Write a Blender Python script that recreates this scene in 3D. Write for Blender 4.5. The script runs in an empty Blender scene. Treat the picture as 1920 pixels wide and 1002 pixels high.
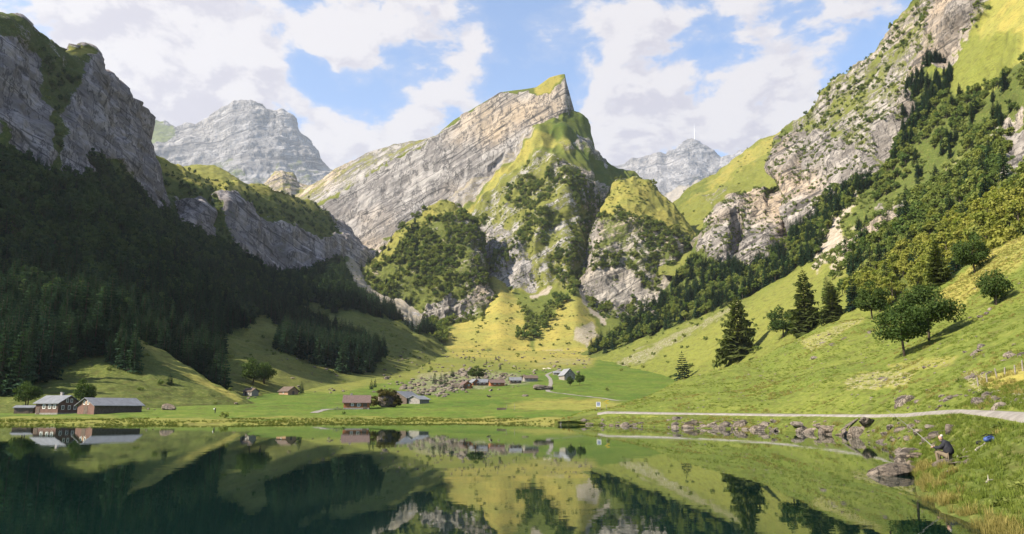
import bpy, math, random
import numpy as np
from mathutils import Vector, Matrix

random.seed(11)
SC = bpy.context.scene
COL = SC.collection
R = math.radians

# ------------------------------------------------------------------ camera
W, H, F = 1920.0, 1002.0, 1440.0
EYE = 2.8
HORIZON = 768.0
PITCH = math.atan((HORIZON - H / 2) / F)
cam_data = bpy.data.cameras.new('camera')
cam_data.sensor_fit = 'HORIZONTAL'
cam_data.sensor_width = 36.0
cam_data.lens = 36.0 * F / W
cam_data.clip_start = 0.2
cam_data.clip_end = 60000
cam = bpy.data.objects.new('camera', cam_data)
COL.objects.link(cam)
cam.location = (0, 0, EYE)
cam.rotation_euler = (math.pi / 2 + PITCH, 0, 0)
SC.camera = cam

# ------------------------------------------------------------------ sun, sky, exposure
SUN_AZ = R(-114.0)        # measured from +Y towards +X: the sun stands to the left, a little behind
SUN_EL = R(38.0)
sun_vec = Vector((math.sin(SUN_AZ) * math.cos(SUN_EL), math.cos(SUN_AZ) * math.cos(SUN_EL), math.sin(SUN_EL)))
sd = bpy.data.lights.new('sun', 'SUN')
sd.energy = 5.0
sd.angle = R(0.6)
sd.color = (1.0, 0.91, 0.75)
sun = bpy.data.objects.new('sun', sd)
COL.objects.link(sun)
sun.rotation_euler = sun_vec.to_track_quat('Z', 'Y').to_euler()
sun.location = sun_vec * 3000

SC.view_settings.view_transform = 'Standard'
SC.view_settings.look = 'None'
SC.view_settings.gamma = 1.0
SC.view_settings.use_curve_mapping = False
SC.view_settings.exposure = 1.28

SC.render.engine = 'CYCLES'
cy = SC.cycles
cy.use_denoising = True
try:
    cy.denoiser = 'OPENIMAGEDENOISE'
    cy.denoising_input_passes = 'RGB_ALBEDO_NORMAL'
    cy.denoising_prefilter = 'ACCURATE'
except Exception:
    pass
cy.max_bounces = 6
cy.diffuse_bounces = 2
cy.glossy_bounces = 3
cy.transmission_bounces = 3
cy.transparent_max_bounces = 8
cy.volume_bounces = 0
cy.caustics_reflective = False
cy.caustics_refractive = False
cy.sample_clamp_indirect = 4.0
cy.use_adaptive_sampling = True
cy.adaptive_threshold = 0.01


class NT:
    """small helper to wire shader nodes"""
    def __init__(self, tree):
        self.t = tree
        tree.nodes.clear()

    def n(self, typ, ins=None, **props):
        nd = self.t.nodes.new(typ)
        for k, v in props.items():
            setattr(nd, k, v)
        for k, v in (ins or {}).items():
            s = nd.inputs[k]
            if isinstance(v, bpy.types.NodeSocket):
                self.t.links.new(v, s)
            else:
                s.default_value = v
        return nd

    def math(self, op, a, b=0.0, c=0.0, clamp=False):
        nd = self.n('ShaderNodeMath', {0: a, 1: b, 2: c}, operation=op)
        nd.use_clamp = clamp
        return nd.outputs[0]

    def vmath(self, op, a, b=(0, 0, 0)):
        nd = self.n('ShaderNodeVectorMath', {0: a, 1: b}, operation=op)
        return nd.outputs['Value'] if op in ('DOT_PRODUCT', 'LENGTH') else nd.outputs[0]

    def noise(self, vec, scale, detail=4.0, rough=0.55, dist=0.0):
        return self.n('ShaderNodeTexNoise', {'Vector': vec, 'Scale': scale, 'Detail': detail, 'Roughness': rough, 'Distortion': dist})

    def mix(self, fac, a, b, blend='MIX'):
        nd = self.n('ShaderNodeMix', None, data_type='RGBA', blend_type=blend)
        for i, v in ((0, fac), (6, a), (7, b)):
            s = nd.inputs[i]
            if isinstance(v, bpy.types.NodeSocket):
                self.t.links.new(v, s)
            else:
                s.default_value = v if i == 0 else (tuple(v) + (1.0,) if len(v) == 3 else v)
        return nd.outputs[2]

    def ss(self, x, lo, hi):
        nd = self.n('ShaderNodeMapRange', {0: x, 1: lo, 2: hi, 3: 0.0, 4: 1.0}, interpolation_type='SMOOTHSTEP')
        return nd.outputs[0]

    def link(self, a, b):
        self.t.links.new(a, b)


def pix_dir(px, py):
    xc, yc = (px - W / 2) / F, (H / 2 - py) / F
    c, s = math.cos(PITCH), math.sin(PITCH)
    return np.array([xc, c - yc * s, s + yc * c])


def world_sky():
    w = bpy.data.worlds.new('World')
    SC.world = w
    w.use_nodes = True
    g = NT(w.node_tree)
    sky = g.n('ShaderNodeTexSky', None, sky_type='NISHITA')
    sky.sun_disc = False
    sky.sun_elevation = SUN_EL
    sky.sun_rotation = SUN_AZ
    sky.altitude = 1100
    sky.air_density = 1.0
    sky.dust_density = 0.6
    sky.ozone_density = 1.5
    STR = 0.092
    d = g.n('ShaderNodeTexCoord').outputs['Generated']
    d = g.vmath('NORMALIZE', d)
    pl = g.vmath('MULTIPLY', d, (1.0, 1.0, 1.75))

    # broad masses of cloud where the sky of the day holds them: (px, py, radius px, weight)
    blobs = [(370, 150, 90, 1.2), (270, 140, 100, .9), (150, 60, 90, .8), (470, 60, 80, .7), (300, 60, 150, 1.0), (520, 5, 90, .7), (650, 60, 75, .9), (180, 120, 110, .9), (410, 170, 85, 1.0), (860, 170, 60, 1.0), (800, 115, 30, .7),
             (850, 15, 45, .8), (1020, 65, 55, .8), (1130, 185, 60, .9), (1250, 225, 65, 1.0), (1280, 120, 75, .9), (1400, 95, 60, .8), (1560, 60, 80, .9), (1300, 25, 50, .6),
             (1180, 40, 55, .7), (1450, 210, 60, 1.0), (640, 285, 50, 1.2), (600, 215, 40, .9), (1180, 275, 55, .9), (1340, 285, 50, .8), (725, 262, 35, .8), (1640, 0, 80, .8), (890, 75, 25, .5), (1500, 140, 40, .6),
             (560, 150, 55, -1.0), (660, 195, 50, -.8), (740, 160, 45, -.7), (700, 225, 30, -.6), (960, 125, 45, -.7), (1090, 120, 35, -.6), (1620, 165, 50, -.9), (930, 30, 30, -.6), (760, 40, 28, -.5), (1240, 180, 28, -.5),
             (20, 10, 60, -1.0), (1355, 190, 32, -.8), (1270, 275, 24, -.4), (1170, 115, 30, -.6), (1350, 60, 30, -.6), (1080, 155, 30, -.5), (1480, 45, 30, -.5), (960, 60, 24, -.4), (1100, 20, 25, -.4)]

    def density(shift, masses):
        dd = d
        pp = pl if shift is None else g.vmath('ADD', pl, shift)
        warp = g.noise(pp, 5.0, 2.0, .5).outputs['Color']
        q = g.vmath('ADD', pp, g.vmath('MULTIPLY', warp, (.09, .09, .09)))
        a = g.noise(q, 6.5, 7.0, .55).outputs['Fac']
        b = g.noise(q, 20.0, 5.0, .6).outputs['Fac']
        v = g.math('ADD', g.math('MULTIPLY', a, .68), g.math('MULTIPLY', b, .32))
        v = g.math('MULTIPLY_ADD', g.math('SUBTRACT', v, .5), 1.95, .5)
        if not masses:
            return v
        base = v
        for (bx, by, br, wt) in blobs:
            c = pix_dir(bx, by)
            c = c / np.linalg.norm(c)
            sig = br / F
            k = 1.0 / (sig * sig)
            t = g.math('SUBTRACT', g.vmath('DOT_PRODUCT', dd, tuple(c)), 1.0)
            e = g.math('EXPONENT', g.math('MULTIPLY', t, k))
            v = g.math('MULTIPLY_ADD', e, wt * .125, v)
        return v, base

    v0, vb = density(None, True)
    v1 = density((sun_vec.x * .03, sun_vec.y * .03, sun_vec.z * .05), False)
    cov = g.ss(v0, .555, .675)
    lit = g.math('SUBTRACT', vb, v1)
    lit = g.ss(lit, -.10, .06)
    thick = g.ss(v0, .56, .74)
    shade = g.math('MULTIPLY', thick, g.math('SUBTRACT', 1.0, lit))
    k = 1.0 / STR
    white = (.365 * k, .346 * k, .348 * k, 1)
    grey = (.268 * k, .253 * k, .285 * k, 1)
    cl = g.mix(g.math('MULTIPLY', shade, .95), white, grey)
    skycol = g.mix(1.0, sky.outputs[0], (1.02, 1.13, 1.22, 1), 'MULTIPLY')
    # thin veil between the clouds
    veil = g.math('MULTIPLY', g.ss(v0, .44, .60), .16)
    c1 = g.mix(veil, skycol, cl)
    c2 = g.mix(g.math('MULTIPLY', cov, .97), c1, cl)
    bg = g.n('ShaderNodeBackground', {0: c2, 1: STR})
    out = g.n('ShaderNodeOutputWorld')
    g.link(bg.outputs[0], out.inputs[0])
    w.cycles.sampling_method = 'MANUAL'
    w.cycles.sample_map_resolution = 1024


world_sky()

# ------------------------------------------------------------------ numpy noise
_rng = np.random.RandomState(5)
_perm = np.concatenate([_rng.permutation(256)] * 3).astype(np.int32)
_grad = _rng.normal(size=(256, 3)).astype(np.float32)
_grad /= np.linalg.norm(_grad, axis=1)[:, None]


def perlin(p):
    p = np.asarray(p, np.float32)
    i0 = np.floor(p).astype(np.int32)
    f = p - i0
    i0 &= 255
    u = f * f * f * (f * (f * 6 - 15) + 10)
    out = np.zeros(len(p), np.float32)
    for dx in (0, 1):
        px = _perm[i0[:, 0] + dx]
        wx = u[:, 0] if dx else 1 - u[:, 0]
        for dy in (0, 1):
            pxy = _perm[px + i0[:, 1] + dy]
            wxy = wx * (u[:, 1] if dy else 1 - u[:, 1])
            for dz in (0, 1):
                g = _grad[_perm[pxy + i0[:, 2] + dz] & 255]
                w = wxy * (u[:, 2] if dz else 1 - u[:, 2])
                out += w * (g[:, 0] * (f[:, 0] - dx) + g[:, 1] * (f[:, 1] - dy) + g[:, 2] * (f[:, 2] - dz))
    return out * 1.6


def fbm(p, octv=4, gain=.5, lac=2.03):
    a, s = 1.0, np.zeros(len(p), np.float32)
    q = np.array(p, np.float32)
    for o in range(octv):
        s += a * perlin(q + 17.3 * o)
        q = q * lac
        a *= gain
    return s


def ridged(p, octv=4, gain=.5, lac=2.07):
    a, s, n = 1.0, np.zeros(len(p), np.float32), 0
    q = np.array(p, np.float32)
    for o in range(octv):
        s += a * (1 - 2 * np.abs(perlin(q + 31.7 * o)))
        n += a
        q = q * lac
        a *= gain
    return s / n


def sstep(x, lo, hi):
    t = np.clip((x - lo) / (hi - lo), 0, 1)
    return t * t * (3 - 2 * t)


def in_poly(px, py, poly):
    inside = np.zeros(len(px), bool)
    n = len(poly)
    for i in range(n):
        x0, y0 = poly[i]
        x1, y1 = poly[(i + 1) % n]
        if y0 == y1:
            continue
        c = ((y0 > py) != (y1 > py)) & (px < (x1 - x0) * (py - y0) / (y1 - y0) + x0)
        inside ^= c
    return inside


# ------------------------------------------------------------------ photograph pixel <-> place
_c, _s = math.cos(PITCH), math.sin(PITCH)


def place(px, py, D):
    """point on the sight line of a pixel at the distance D (metres along +Y)"""
    px, py, D = np.broadcast_arrays(np.asarray(px, float), np.asarray(py, float), np.asarray(D, float))
    xc, yc = (px - W / 2) / F, (H / 2 - py) / F
    dy, dz = _c - yc * _s, _s + yc * _c
    k = D / dy
    return np.stack([xc * k, D, EYE + dz * k], -1)


def to_pix(p):
    x, y, z = p[:, 0], p[:, 1], p[:, 2] - EYE
    fw = y * _c + z * _s
    up = -y * _s + z * _c
    fw = np.where(np.abs(fw) < 1e-3, 1e-3, fw)
    return W / 2 + F * x / fw, H / 2 - F * up / fw


# ------------------------------------------------------------------ surfaces of the land
def land_material(name, rock_scale=1.0, strata=(0, 0, 1), warm=.5, tint=(1, 1, 1), grass_tint=(1, 1, 1), fine=1.0, streak=1.0):
    """grass, dry grass, bare earth and rock, told apart by the point attribute 'mask' (R rock, G dark growth and the painted shade of the spur, B earth and scree, A dryness)"""
    m = bpy.data.materials.new(name)
    m.use_nodes = True
    g = NT(m.node_tree)
    pos = g.n('ShaderNodeNewGeometry').outputs['Position']
    at = g.n('ShaderNodeAttribute', None, attribute_name='mask')
    sp = g.n('ShaderNodeSeparateColor', {0: at.outputs['Color']})
    rk, dk, er = sp.outputs[0], sp.outputs[1], sp.outputs[2]
    dry = at.outputs['Alpha']
    rs = rock_scale
    sn = np.array(strata, float)
    sn = sn / np.linalg.norm(sn)
    sdot = g.vmath('DOT_PRODUCT', pos, tuple(sn))
    alo = g.n('ShaderNodeVectorMath', {0: tuple(sn * .90), 'Scale': sdot}, operation='SCALE').outputs[0]
    bed = g.vmath('ADD', g.vmath('MULTIPLY', pos, (.10, .10, .10)), alo)          # stretched along the beds
    dwn = g.vmath('MULTIPLY', pos, (1.0, 1.0, .28))                              # stretched down the face
    big = g.noise(pos, .006 * rs, 3, .5).outputs['Fac']
    midb = g.noise(bed, .085 * rs, 5, .66).outputs['Fac']
    midd = g.noise(dwn, .055 * rs, 5, .66).outputs['Fac']
    mid = g.math('ADD', g.math('MULTIPLY', midb, .5), g.math('MULTIPLY', midd, .5))
    fin = g.noise(g.vmath('ADD', bed, g.vmath('MULTIPLY', pos, (.35, .35, .1))), .55 * rs * fine, 5, .72).outputs['Fac']
    # grass
    n1 = g.noise(pos, .03 * fine, 5, .6).outputs['Fac']
    n2 = g.noise(pos, .9 * fine, 5, .7).outputs['Fac']
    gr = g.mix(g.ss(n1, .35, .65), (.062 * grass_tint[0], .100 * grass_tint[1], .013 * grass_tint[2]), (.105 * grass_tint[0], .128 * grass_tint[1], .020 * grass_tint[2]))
    dr = g.mix(g.ss(n1, .38, .62), (.30, .245, .060), (.22, .205, .050))
    gr = g.mix(g.math('MULTIPLY', dry, g.math('ADD', .55, g.math('MULTIPLY', n2, .9)), clamp=True), gr, dr)
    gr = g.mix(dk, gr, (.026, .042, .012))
    n3 = g.noise(g.vmath('MULTIPLY', pos, (1.0, .6, 2.2)), .22 * fine, 4, .65).outputs['Fac']
    gr = g.mix(g.math('MULTIPLY', g.ss(n2, .50, .66), .75), gr, g.mix(.6, gr, (.026, .040, .007)))
    gr = g.mix(g.math('MULTIPLY', g.ss(n2, .47, .34), .55), gr, g.mix(.65, gr, (.26, .24, .075)))
    gr = g.mix(g.math('MULTIPLY', g.ss(n3, .50, .66), .75), gr, g.mix(.7, gr, (.062, .052, .018)))
    gr = g.mix(g.math('MULTIPLY', g.ss(n3, .46, .32), .45), gr, g.mix(.6, gr, (.20, .185, .05)))
    # earth and scree
    ea = g.mix(g.ss(fin, .35, .65), (.21, .17, .125), (.33, .29, .235))
    # rock: pale limestone, ochre where water keeps the face fresh, dark stains down the face
    sx = g.n('ShaderNodeMapping', {0: pos, 3: (.11 * rs, .11 * rs, .013 * rs)}).outputs[0]
    stain = g.noise(sx, 1.0, 5, .65).outputs['Fac']
    lay = g.n('ShaderNodeCombineXYZ', {0: g.math('MULTIPLY', sdot, .07 * rs), 1: g.math('MULTIPLY', big, 2.5), 2: 0.0}).outputs[0]
    band = g.noise(lay, 1.0, 4, .7).outputs['Fac']
    t = tint
    ro = g.mix(g.ss(mid, .38, .62), (.15 * t[0], .142 * t[1], .142 * t[2]), (.36 * t[0], .345 * t[1], .335 * t[2]))
    ro = g.mix(g.math('MULTIPLY', g.ss(big, .45, .66), warm), ro, (.44 * t[0], .35 * t[1], .245 * t[2]))
    ro = g.mix(g.math('MULTIPLY', g.ss(stain, .52, .70), .62 * streak), ro, (.085 * t[0], .083 * t[1], .09 * t[2]))
    ro = g.mix(g.math('MULTIPLY', g.ss(band, .52, .62), .55), ro, (.13 * t[0], .125 * t[1], .125 * t[2]))
    ro = g.mix(g.math('MULTIPLY', g.ss(fin, .53, .66), .45), ro, g.mix(.6, ro, (.035, .035, .036)))
    jn = g.math('ABSOLUTE', g.math('SUBTRACT', g.noise(bed, .040 * rs, 2, .5).outputs['Fac'], .5))
    ro = g.mix(g.math('MULTIPLY', g.ss(jn, .016, .003), .85), ro, (.05 * t[0], .048 * t[1], .05 * t[2]))
    ck = g.math('MINIMUM', g.math('ABSOLUTE', g.math('SUBTRACT', midd, .5)), g.math('ADD', g.math('ABSOLUTE', g.math('SUBTRACT', midb, .52)), .012))
    ro = g.mix(g.math('MULTIPLY', g.ss(ck, .030, .004), .80), ro, (.045 * t[0], .045 * t[1], .048 * t[2]))
    ro = g.mix(g.math('MULTIPLY', g.ss(fin, .46, .30), .25), ro, (.47 * t[0], .46 * t[1], .44 * t[2]))
    # breaking the borders up
    brk = g.math('ADD', g.math('MULTIPLY', g.math('SUBTRACT', fin, .5), .9), g.math('MULTIPLY', g.math('SUBTRACT', mid, .5), 1.5))
    ef = g.ss(g.math('ADD', er, g.math('MULTIPLY', g.math('SUBTRACT', n2, .5), 1.3)), .40, .60)
    rf = g.ss(g.math('ADD', rk, brk), .42, .58)
    col = g.mix(ef, gr, ea)
    col = g.mix(rf, col, ro)
    bh = g.math('ADD', g.math('MULTIPLY', mid, 2.2), fin)
    bump_r = g.n('ShaderNodeBump', {'Strength': 1.0, 'Distance': 3.2 / (rs * fine), 'Height': bh})
    bump_g = g.n('ShaderNodeBump', {'Strength': .55, 'Distance': .35 / fine, 'Height': n2})
    nrm = g.n('ShaderNodeMix', None, data_type='VECTOR')
    g.link(rf, nrm.inputs[0])
    g.link(bump_g.outputs[0], nrm.inputs[4])
    g.link(bump_r.outputs[0], nrm.inputs[5])
    bs = g.n('ShaderNodeBsdfPrincipled', {'Base Color': col, 'Roughness': .95, 'Normal': nrm.outputs[1]})
    bs.inputs['Specular IOR Level'].default_value = .12
    out = g.n('ShaderNodeOutputMaterial')
    g.link(bs.outputs[0], out.inputs[0])
    return m


LAND = {}


def grid_mesh(name, P, mask=None, mat=None, kind='structure', smooth=True, flip=False):
    nv, nu = P.shape[:2]
    me = bpy.data.meshes.new(name)
    n = nv * nu
    me.vertices.add(n)
    me.vertices.foreach_set('co', P.reshape(-1).astype(np.float32))
    j, i = np.meshgrid(np.arange(nv - 1), np.arange(nu - 1), indexing='ij')
    a = (j * nu + i).ravel()
    q = np.stack([a, a + 1, a + nu + 1, a + nu], 1)
    if flip:
        q = q[:, ::-1]
    nf = len(q)
    me.loops.add(nf * 4)
    me.loops.foreach_set('vertex_index', q.ravel().astype(np.int32))
    me.polygons.add(nf)
    me.polygons.foreach_set('loop_start', (np.arange(nf) * 4).astype(np.int32))
    me.polygons.foreach_set('loop_total', np.full(nf, 4, np.int32))
    if smooth:
        me.polygons.foreach_set('use_smooth', np.ones(nf, bool))
    if mask is not None:
        at = me.attributes.new('mask', 'FLOAT_COLOR', 'POINT')
        at.data.foreach_set('color', mask.reshape(-1).astype(np.float32))
    me.update(calc_edges=True)
    if mat:
        me.materials.append(mat)
    o = bpy.data.objects.new(name, me)
    COL.objects.link(o)
    o['kind'] = kind
    return o


def grid_normals(P):
    du = np.gradient(P, axis=1)
    dv = np.gradient(P, axis=0)
    n = np.cross(du, dv)
    n /= np.maximum(np.linalg.norm(n, axis=2), 1e-9)[..., None]
    return n


def loft(key, name, label, X0, X1, nu, lines, rows, back=None, smooth=2, disp=None, paint=(), base=(0, 0, 0, 0), mat=None, jit=7.0, soft=0, ridges=1):
    """a landform drawn through its own contour lines (foot to ridge), each point at its own distance; 'back' lets it fall away behind the ridge"""
    xs = np.linspace(X0, X1, nu)
    L = []
    for ln in lines:
        a = np.array(ln, float)
        yy, DD = np.interp(xs, a[:, 0], a[:, 1]), np.interp(xs, a[:, 0], a[:, 2])
        if soft and len(L) < len(lines) - ridges:
            kn = np.hanning(2 * soft + 3)[1:-1]
            kn /= kn.sum()
            yy = np.convolve(np.pad(yy, soft, mode='edge'), kn, 'valid')
            DD = np.convolve(np.pad(DD, soft, mode='edge'), kn, 'valid')
        L.append(place(xs, yy, DD))
    G = []
    for k in range(len(L) - 1):
        n = rows[k]
        for t in np.arange(n) / n:
            G.append(L[k] * (1 - t) + L[k + 1] * t)
    G.append(L[-1])
    nf = len(G)
    if back:
        dist, drop, nb = back
        for b in range(1, nb + 1):
            t = b / nb
            q = L[-1].copy()
            q[:, 1] += dist * t
            q[:, 0] *= (1 + dist * t / np.maximum(L[-1][:, 1], 1))
            q[:, 2] -= drop * t ** 1.3
            G.append(q)
    P = np.stack(G)
    for _ in range(smooth):
        P[1:nf - 1] = .5 * P[1:nf - 1] + .25 * (P[:nf - 2] + P[2:nf])
    flat = P.reshape(-1, 3)
    px, py = to_pix(flat)
    row = np.repeat(np.arange(P.shape[0]), nu)
    sc = np.median(flat[:, 1]) / F          # metres per pixel here
    q = flat / (sc * 26)
    jx = px + jit * fbm(q, 3, .6)
    jy = py + jit * fbm(q + 40, 3, .6)
    mask = np.tile(np.array(base, np.float32), (len(flat), 1))
    for poly, vals in paint:
        ins = in_poly(jx, jy, poly)
        for c, v in vals.items():
            mask[ins, 'rgba'.index(c)] = v
    if back:
        mask[row >= nf] = mask[(nf - 1) * nu:nf * nu][np.tile(np.arange(nu), P.shape[0] - nf)]
    # soften the borders a little
    M = mask.reshape(P.shape[0], nu, 4)
    for _ in range(2):
        M[1:-1] = .5 * M[1:-1] + .25 * (M[:-2] + M[2:])
        M[:, 1:-1] = .5 * M[:, 1:-1] + .25 * (M[:, :-2] + M[:, 2:])
    mask = M.reshape(-1, 4)
    if disp:
        N = grid_normals(P).reshape(-1, 3)
        d = disp(flat, mask, px, py)
        flat = flat + N * d[:, None]
        P = flat.reshape(P.shape)
    o = grid_mesh(name, P, mask, mat)
    if label:
        o['label'] = label
    LAND[key] = dict(obj=o, P=P, N=grid_normals(P), px=px.reshape(P.shape[:2]), py=py.reshape(P.shape[:2]), mask=M, nf=nf)
    return o


def rock_disp(amp, period, strata, crack=(1, 1, .25), grass=.35, big=0.0, bigs=120.0, ledge=.65):
    """ledges along the beds, cracks down the face, gullies between buttresses"""
    s = np.array(strata, float)
    s /= np.linalg.norm(s)

    def f(p, mask, px, py):
        rk = sstep(mask[:, 0], .15, .7)
        w = fbm(p / (period * 5), 2)
        dn = p @ s
        q = (p * .09 + np.outer(dn * .91, s)) / period + np.outer(w, s) * .8
        led = ridged(q, 3, .48)
        cr = ridged(p * np.array(crack) * np.array((1, 1, .75)) / (period * 1.5) + np.stack([w, -w, 0 * w], 1) * .5, 4, .46)
        d = amp * (ledge * (led - .35) + .75 * (cr - .35)) * rk
        d += amp * .22 * fbm(p / (period * .55), 3, .6) * (grass * 1.6 + (1 - grass) * rk)
        if big:
            d += big * (ridged(p * np.array((1, 1, .35)) / bigs, 3, .5) - .35)
        return d
    return f


def soft_disp(amp, size, fineamp=0.0, finesize=3.0):
    def f(p, mask, px, py):
        d = amp * fbm(p / size, 4, .5)
        if fineamp:
            d += fineamp * fbm(p / finesize, 3, .55)
        return d
    return f


# ---- lake bed, valley floor -------------------------------------------------
M_VALLEY = land_material('valley_meadow', rock_scale=2.0, grass_tint=(.88, 1.02, .85), fine=1.0)
M_MEADOW = land_material('near_meadow', rock_scale=5.0, grass_tint=(1.0, 1.0, 1.0), fine=2.2, warm=.35)
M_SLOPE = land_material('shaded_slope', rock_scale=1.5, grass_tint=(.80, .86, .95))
M_LEFT = land_material('left_cliff_rock', rock_scale=1.3, strata=(.3, .25, .9), warm=.22, tint=(1.05, .99, 1.02))
M_BAND = land_material('band_cliff_rock', rock_scale=1.0, strata=(.45, .1, .85), warm=.18, tint=(1.12, 1.05, 1.05))
M_PEAK = land_material('peak_limestone', rock_scale=.75, strata=(-.55, .1, .82), warm=.75, tint=(1.18, 1.13, 1.08))
M_HUMP = land_material('wooded_rock', rock_scale=.9, strata=(-.4, .1, .9), warm=.7, tint=(1.1, 1.03, .92))
M_RIGHT = land_material('right_cliff_rock', rock_scale=1.1, strata=(-.5, .0, .86), warm=.6, tint=(1.05, .98, .90))
M_FAR = land_material('far_limestone', rock_scale=.13, strata=(-.3, .1, .95), warm=.12, tint=(1.0, 1.0, 1.03), streak=.5)


def flat(y, d, x0=-700, x1=2600):
    return [(x0, y, d), (x1, y, d)]


DRY = {'a': .85, 'r': 0, 'b': 0}
loft('valley', 'valley_floor', 'green meadow floor of the valley behind the lake', -600, 1750, 560,
     [[(-600, 812, 128), (1750, 812, 128)],
      [(-600, 796, 146), (0, 796, 146), (450, 795, 148), (620, 791, 166), (900, 791, 166), (1060, 795, 148), (1100, 797, 139), (1750, 797, 139)],
      [(-600, 787, 164), (420, 787, 164), (620, 784, 185), (900, 785, 185), (1080, 787, 165), (1750, 790, 160)],
      flat(774, 212), flat(757, 280), flat(736, 385), flat(714, 490), flat(690, 630), flat(667, 800), [(-700, 640, 1050), (800, 640, 1050), (840, 655, 960), (1120, 655, 960), (1200, 640, 1050), (2600, 640, 1050)]],
     [10, 16, 26, 34, 34, 30, 30, 24, 12], smooth=6, disp=soft_disp(.55, 40, .10, 5),
     paint=[([(-600, 800), (-600, 781), (200, 782), (420, 784), (640, 783), (860, 782), (1100, 786), (1100, 800)], {'a': .55, 'g': .15}),
            ([(830, 800), (830, 786), (960, 784), (1090, 790), (1090, 800)], {'a': .8, 'b': .25}),
            ([(940, 762), (1000, 750), (1130, 748), (1180, 760), (1110, 772), (980, 770)], {'a': .6}),
            ([(560, 735), (620, 640), (760, 600), (1000, 660), (1120, 655), (1110, 690), (880, 700), (740, 715), (640, 735)], {'a': .45, 'g': .15}),
            ([(750, 735), (780, 700), (880, 690), (1000, 702), (1005, 718), (880, 732), (800, 742)], {'b': .45, 'g': .2}),
            ([(820, 640), (1140, 640), (1130, 672), (1000, 682), (840, 668)], {'a': .85, 'g': 0, 'b': .12}), ([(980, 690), (1030, 668), (1120, 672), (1110, 685)], {'a': .7, 'b': .4})], mat=M_VALLEY)

# ---- left: the near grassy spur, the wooded slope, the massif, the cliff band ---
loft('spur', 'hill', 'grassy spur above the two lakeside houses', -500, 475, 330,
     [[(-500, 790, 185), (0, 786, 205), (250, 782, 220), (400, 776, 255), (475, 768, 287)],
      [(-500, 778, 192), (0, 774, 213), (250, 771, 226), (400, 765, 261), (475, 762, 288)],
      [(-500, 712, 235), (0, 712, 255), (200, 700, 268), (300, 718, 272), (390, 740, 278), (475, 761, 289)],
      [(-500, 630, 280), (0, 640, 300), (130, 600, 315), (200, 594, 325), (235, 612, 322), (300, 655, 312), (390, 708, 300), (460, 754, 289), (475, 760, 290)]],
     [6, 60, 70], back=(45, 22, 10), smooth=4, disp=soft_disp(1.4, 30, .3, 5), base=(0, .42, 0, .22),  # grass darkened through the growth channel to stand for shade on the spur
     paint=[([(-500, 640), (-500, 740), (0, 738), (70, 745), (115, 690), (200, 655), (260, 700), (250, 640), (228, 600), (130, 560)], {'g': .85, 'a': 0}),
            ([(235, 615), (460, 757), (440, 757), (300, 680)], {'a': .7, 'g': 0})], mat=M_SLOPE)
loft('spur2', 'hill', 'small grassy spur between the forest tongues', 330, 520, 120,
     [[(330, 775, 300), (440, 768, 310), (520, 758, 330)],
      [(330, 735, 335), (400, 735, 340), (450, 748, 335), (520, 752, 335)],
      [(330, 640, 420), (395, 674, 405), (430, 700, 385), (460, 730, 360), (520, 751, 338)]],
     [30, 40], back=(40, 22, 8), smooth=3, disp=soft_disp(1.2, 30, .3, 6), base=(0, .2, 0, .45), mat=M_SLOPE)
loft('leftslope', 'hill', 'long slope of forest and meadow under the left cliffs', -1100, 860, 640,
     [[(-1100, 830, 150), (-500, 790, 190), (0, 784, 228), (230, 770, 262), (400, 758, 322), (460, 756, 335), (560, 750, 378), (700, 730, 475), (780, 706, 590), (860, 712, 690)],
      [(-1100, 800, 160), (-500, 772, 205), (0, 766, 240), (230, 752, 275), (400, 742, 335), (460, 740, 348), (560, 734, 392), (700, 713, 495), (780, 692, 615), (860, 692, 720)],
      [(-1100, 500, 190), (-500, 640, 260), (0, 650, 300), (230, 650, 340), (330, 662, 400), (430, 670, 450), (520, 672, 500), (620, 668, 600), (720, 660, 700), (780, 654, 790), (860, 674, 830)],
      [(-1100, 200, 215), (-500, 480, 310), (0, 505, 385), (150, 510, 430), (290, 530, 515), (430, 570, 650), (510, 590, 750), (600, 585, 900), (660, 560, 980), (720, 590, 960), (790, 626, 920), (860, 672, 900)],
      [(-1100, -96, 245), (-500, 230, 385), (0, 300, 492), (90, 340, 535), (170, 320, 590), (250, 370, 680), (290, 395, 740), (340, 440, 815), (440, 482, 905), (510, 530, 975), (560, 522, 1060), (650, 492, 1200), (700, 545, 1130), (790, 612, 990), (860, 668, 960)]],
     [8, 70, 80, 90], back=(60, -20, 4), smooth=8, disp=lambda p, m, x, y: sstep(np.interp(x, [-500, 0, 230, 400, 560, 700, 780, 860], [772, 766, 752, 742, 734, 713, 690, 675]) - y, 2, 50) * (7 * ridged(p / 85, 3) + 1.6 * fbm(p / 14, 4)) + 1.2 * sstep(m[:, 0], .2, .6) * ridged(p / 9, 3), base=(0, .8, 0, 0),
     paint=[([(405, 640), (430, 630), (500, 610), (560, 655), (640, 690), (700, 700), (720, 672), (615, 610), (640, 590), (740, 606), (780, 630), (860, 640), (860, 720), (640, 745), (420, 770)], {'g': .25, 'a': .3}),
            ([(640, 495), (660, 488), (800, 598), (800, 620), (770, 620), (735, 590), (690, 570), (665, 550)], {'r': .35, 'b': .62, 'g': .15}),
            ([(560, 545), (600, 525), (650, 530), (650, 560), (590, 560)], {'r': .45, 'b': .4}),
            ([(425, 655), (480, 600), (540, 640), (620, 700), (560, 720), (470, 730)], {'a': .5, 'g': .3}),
            ([(540, 590), (590, 570), (640, 610), (690, 640), (650, 650)], {'a': .4, 'g': .35})], mat=M_SLOPE)

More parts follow.
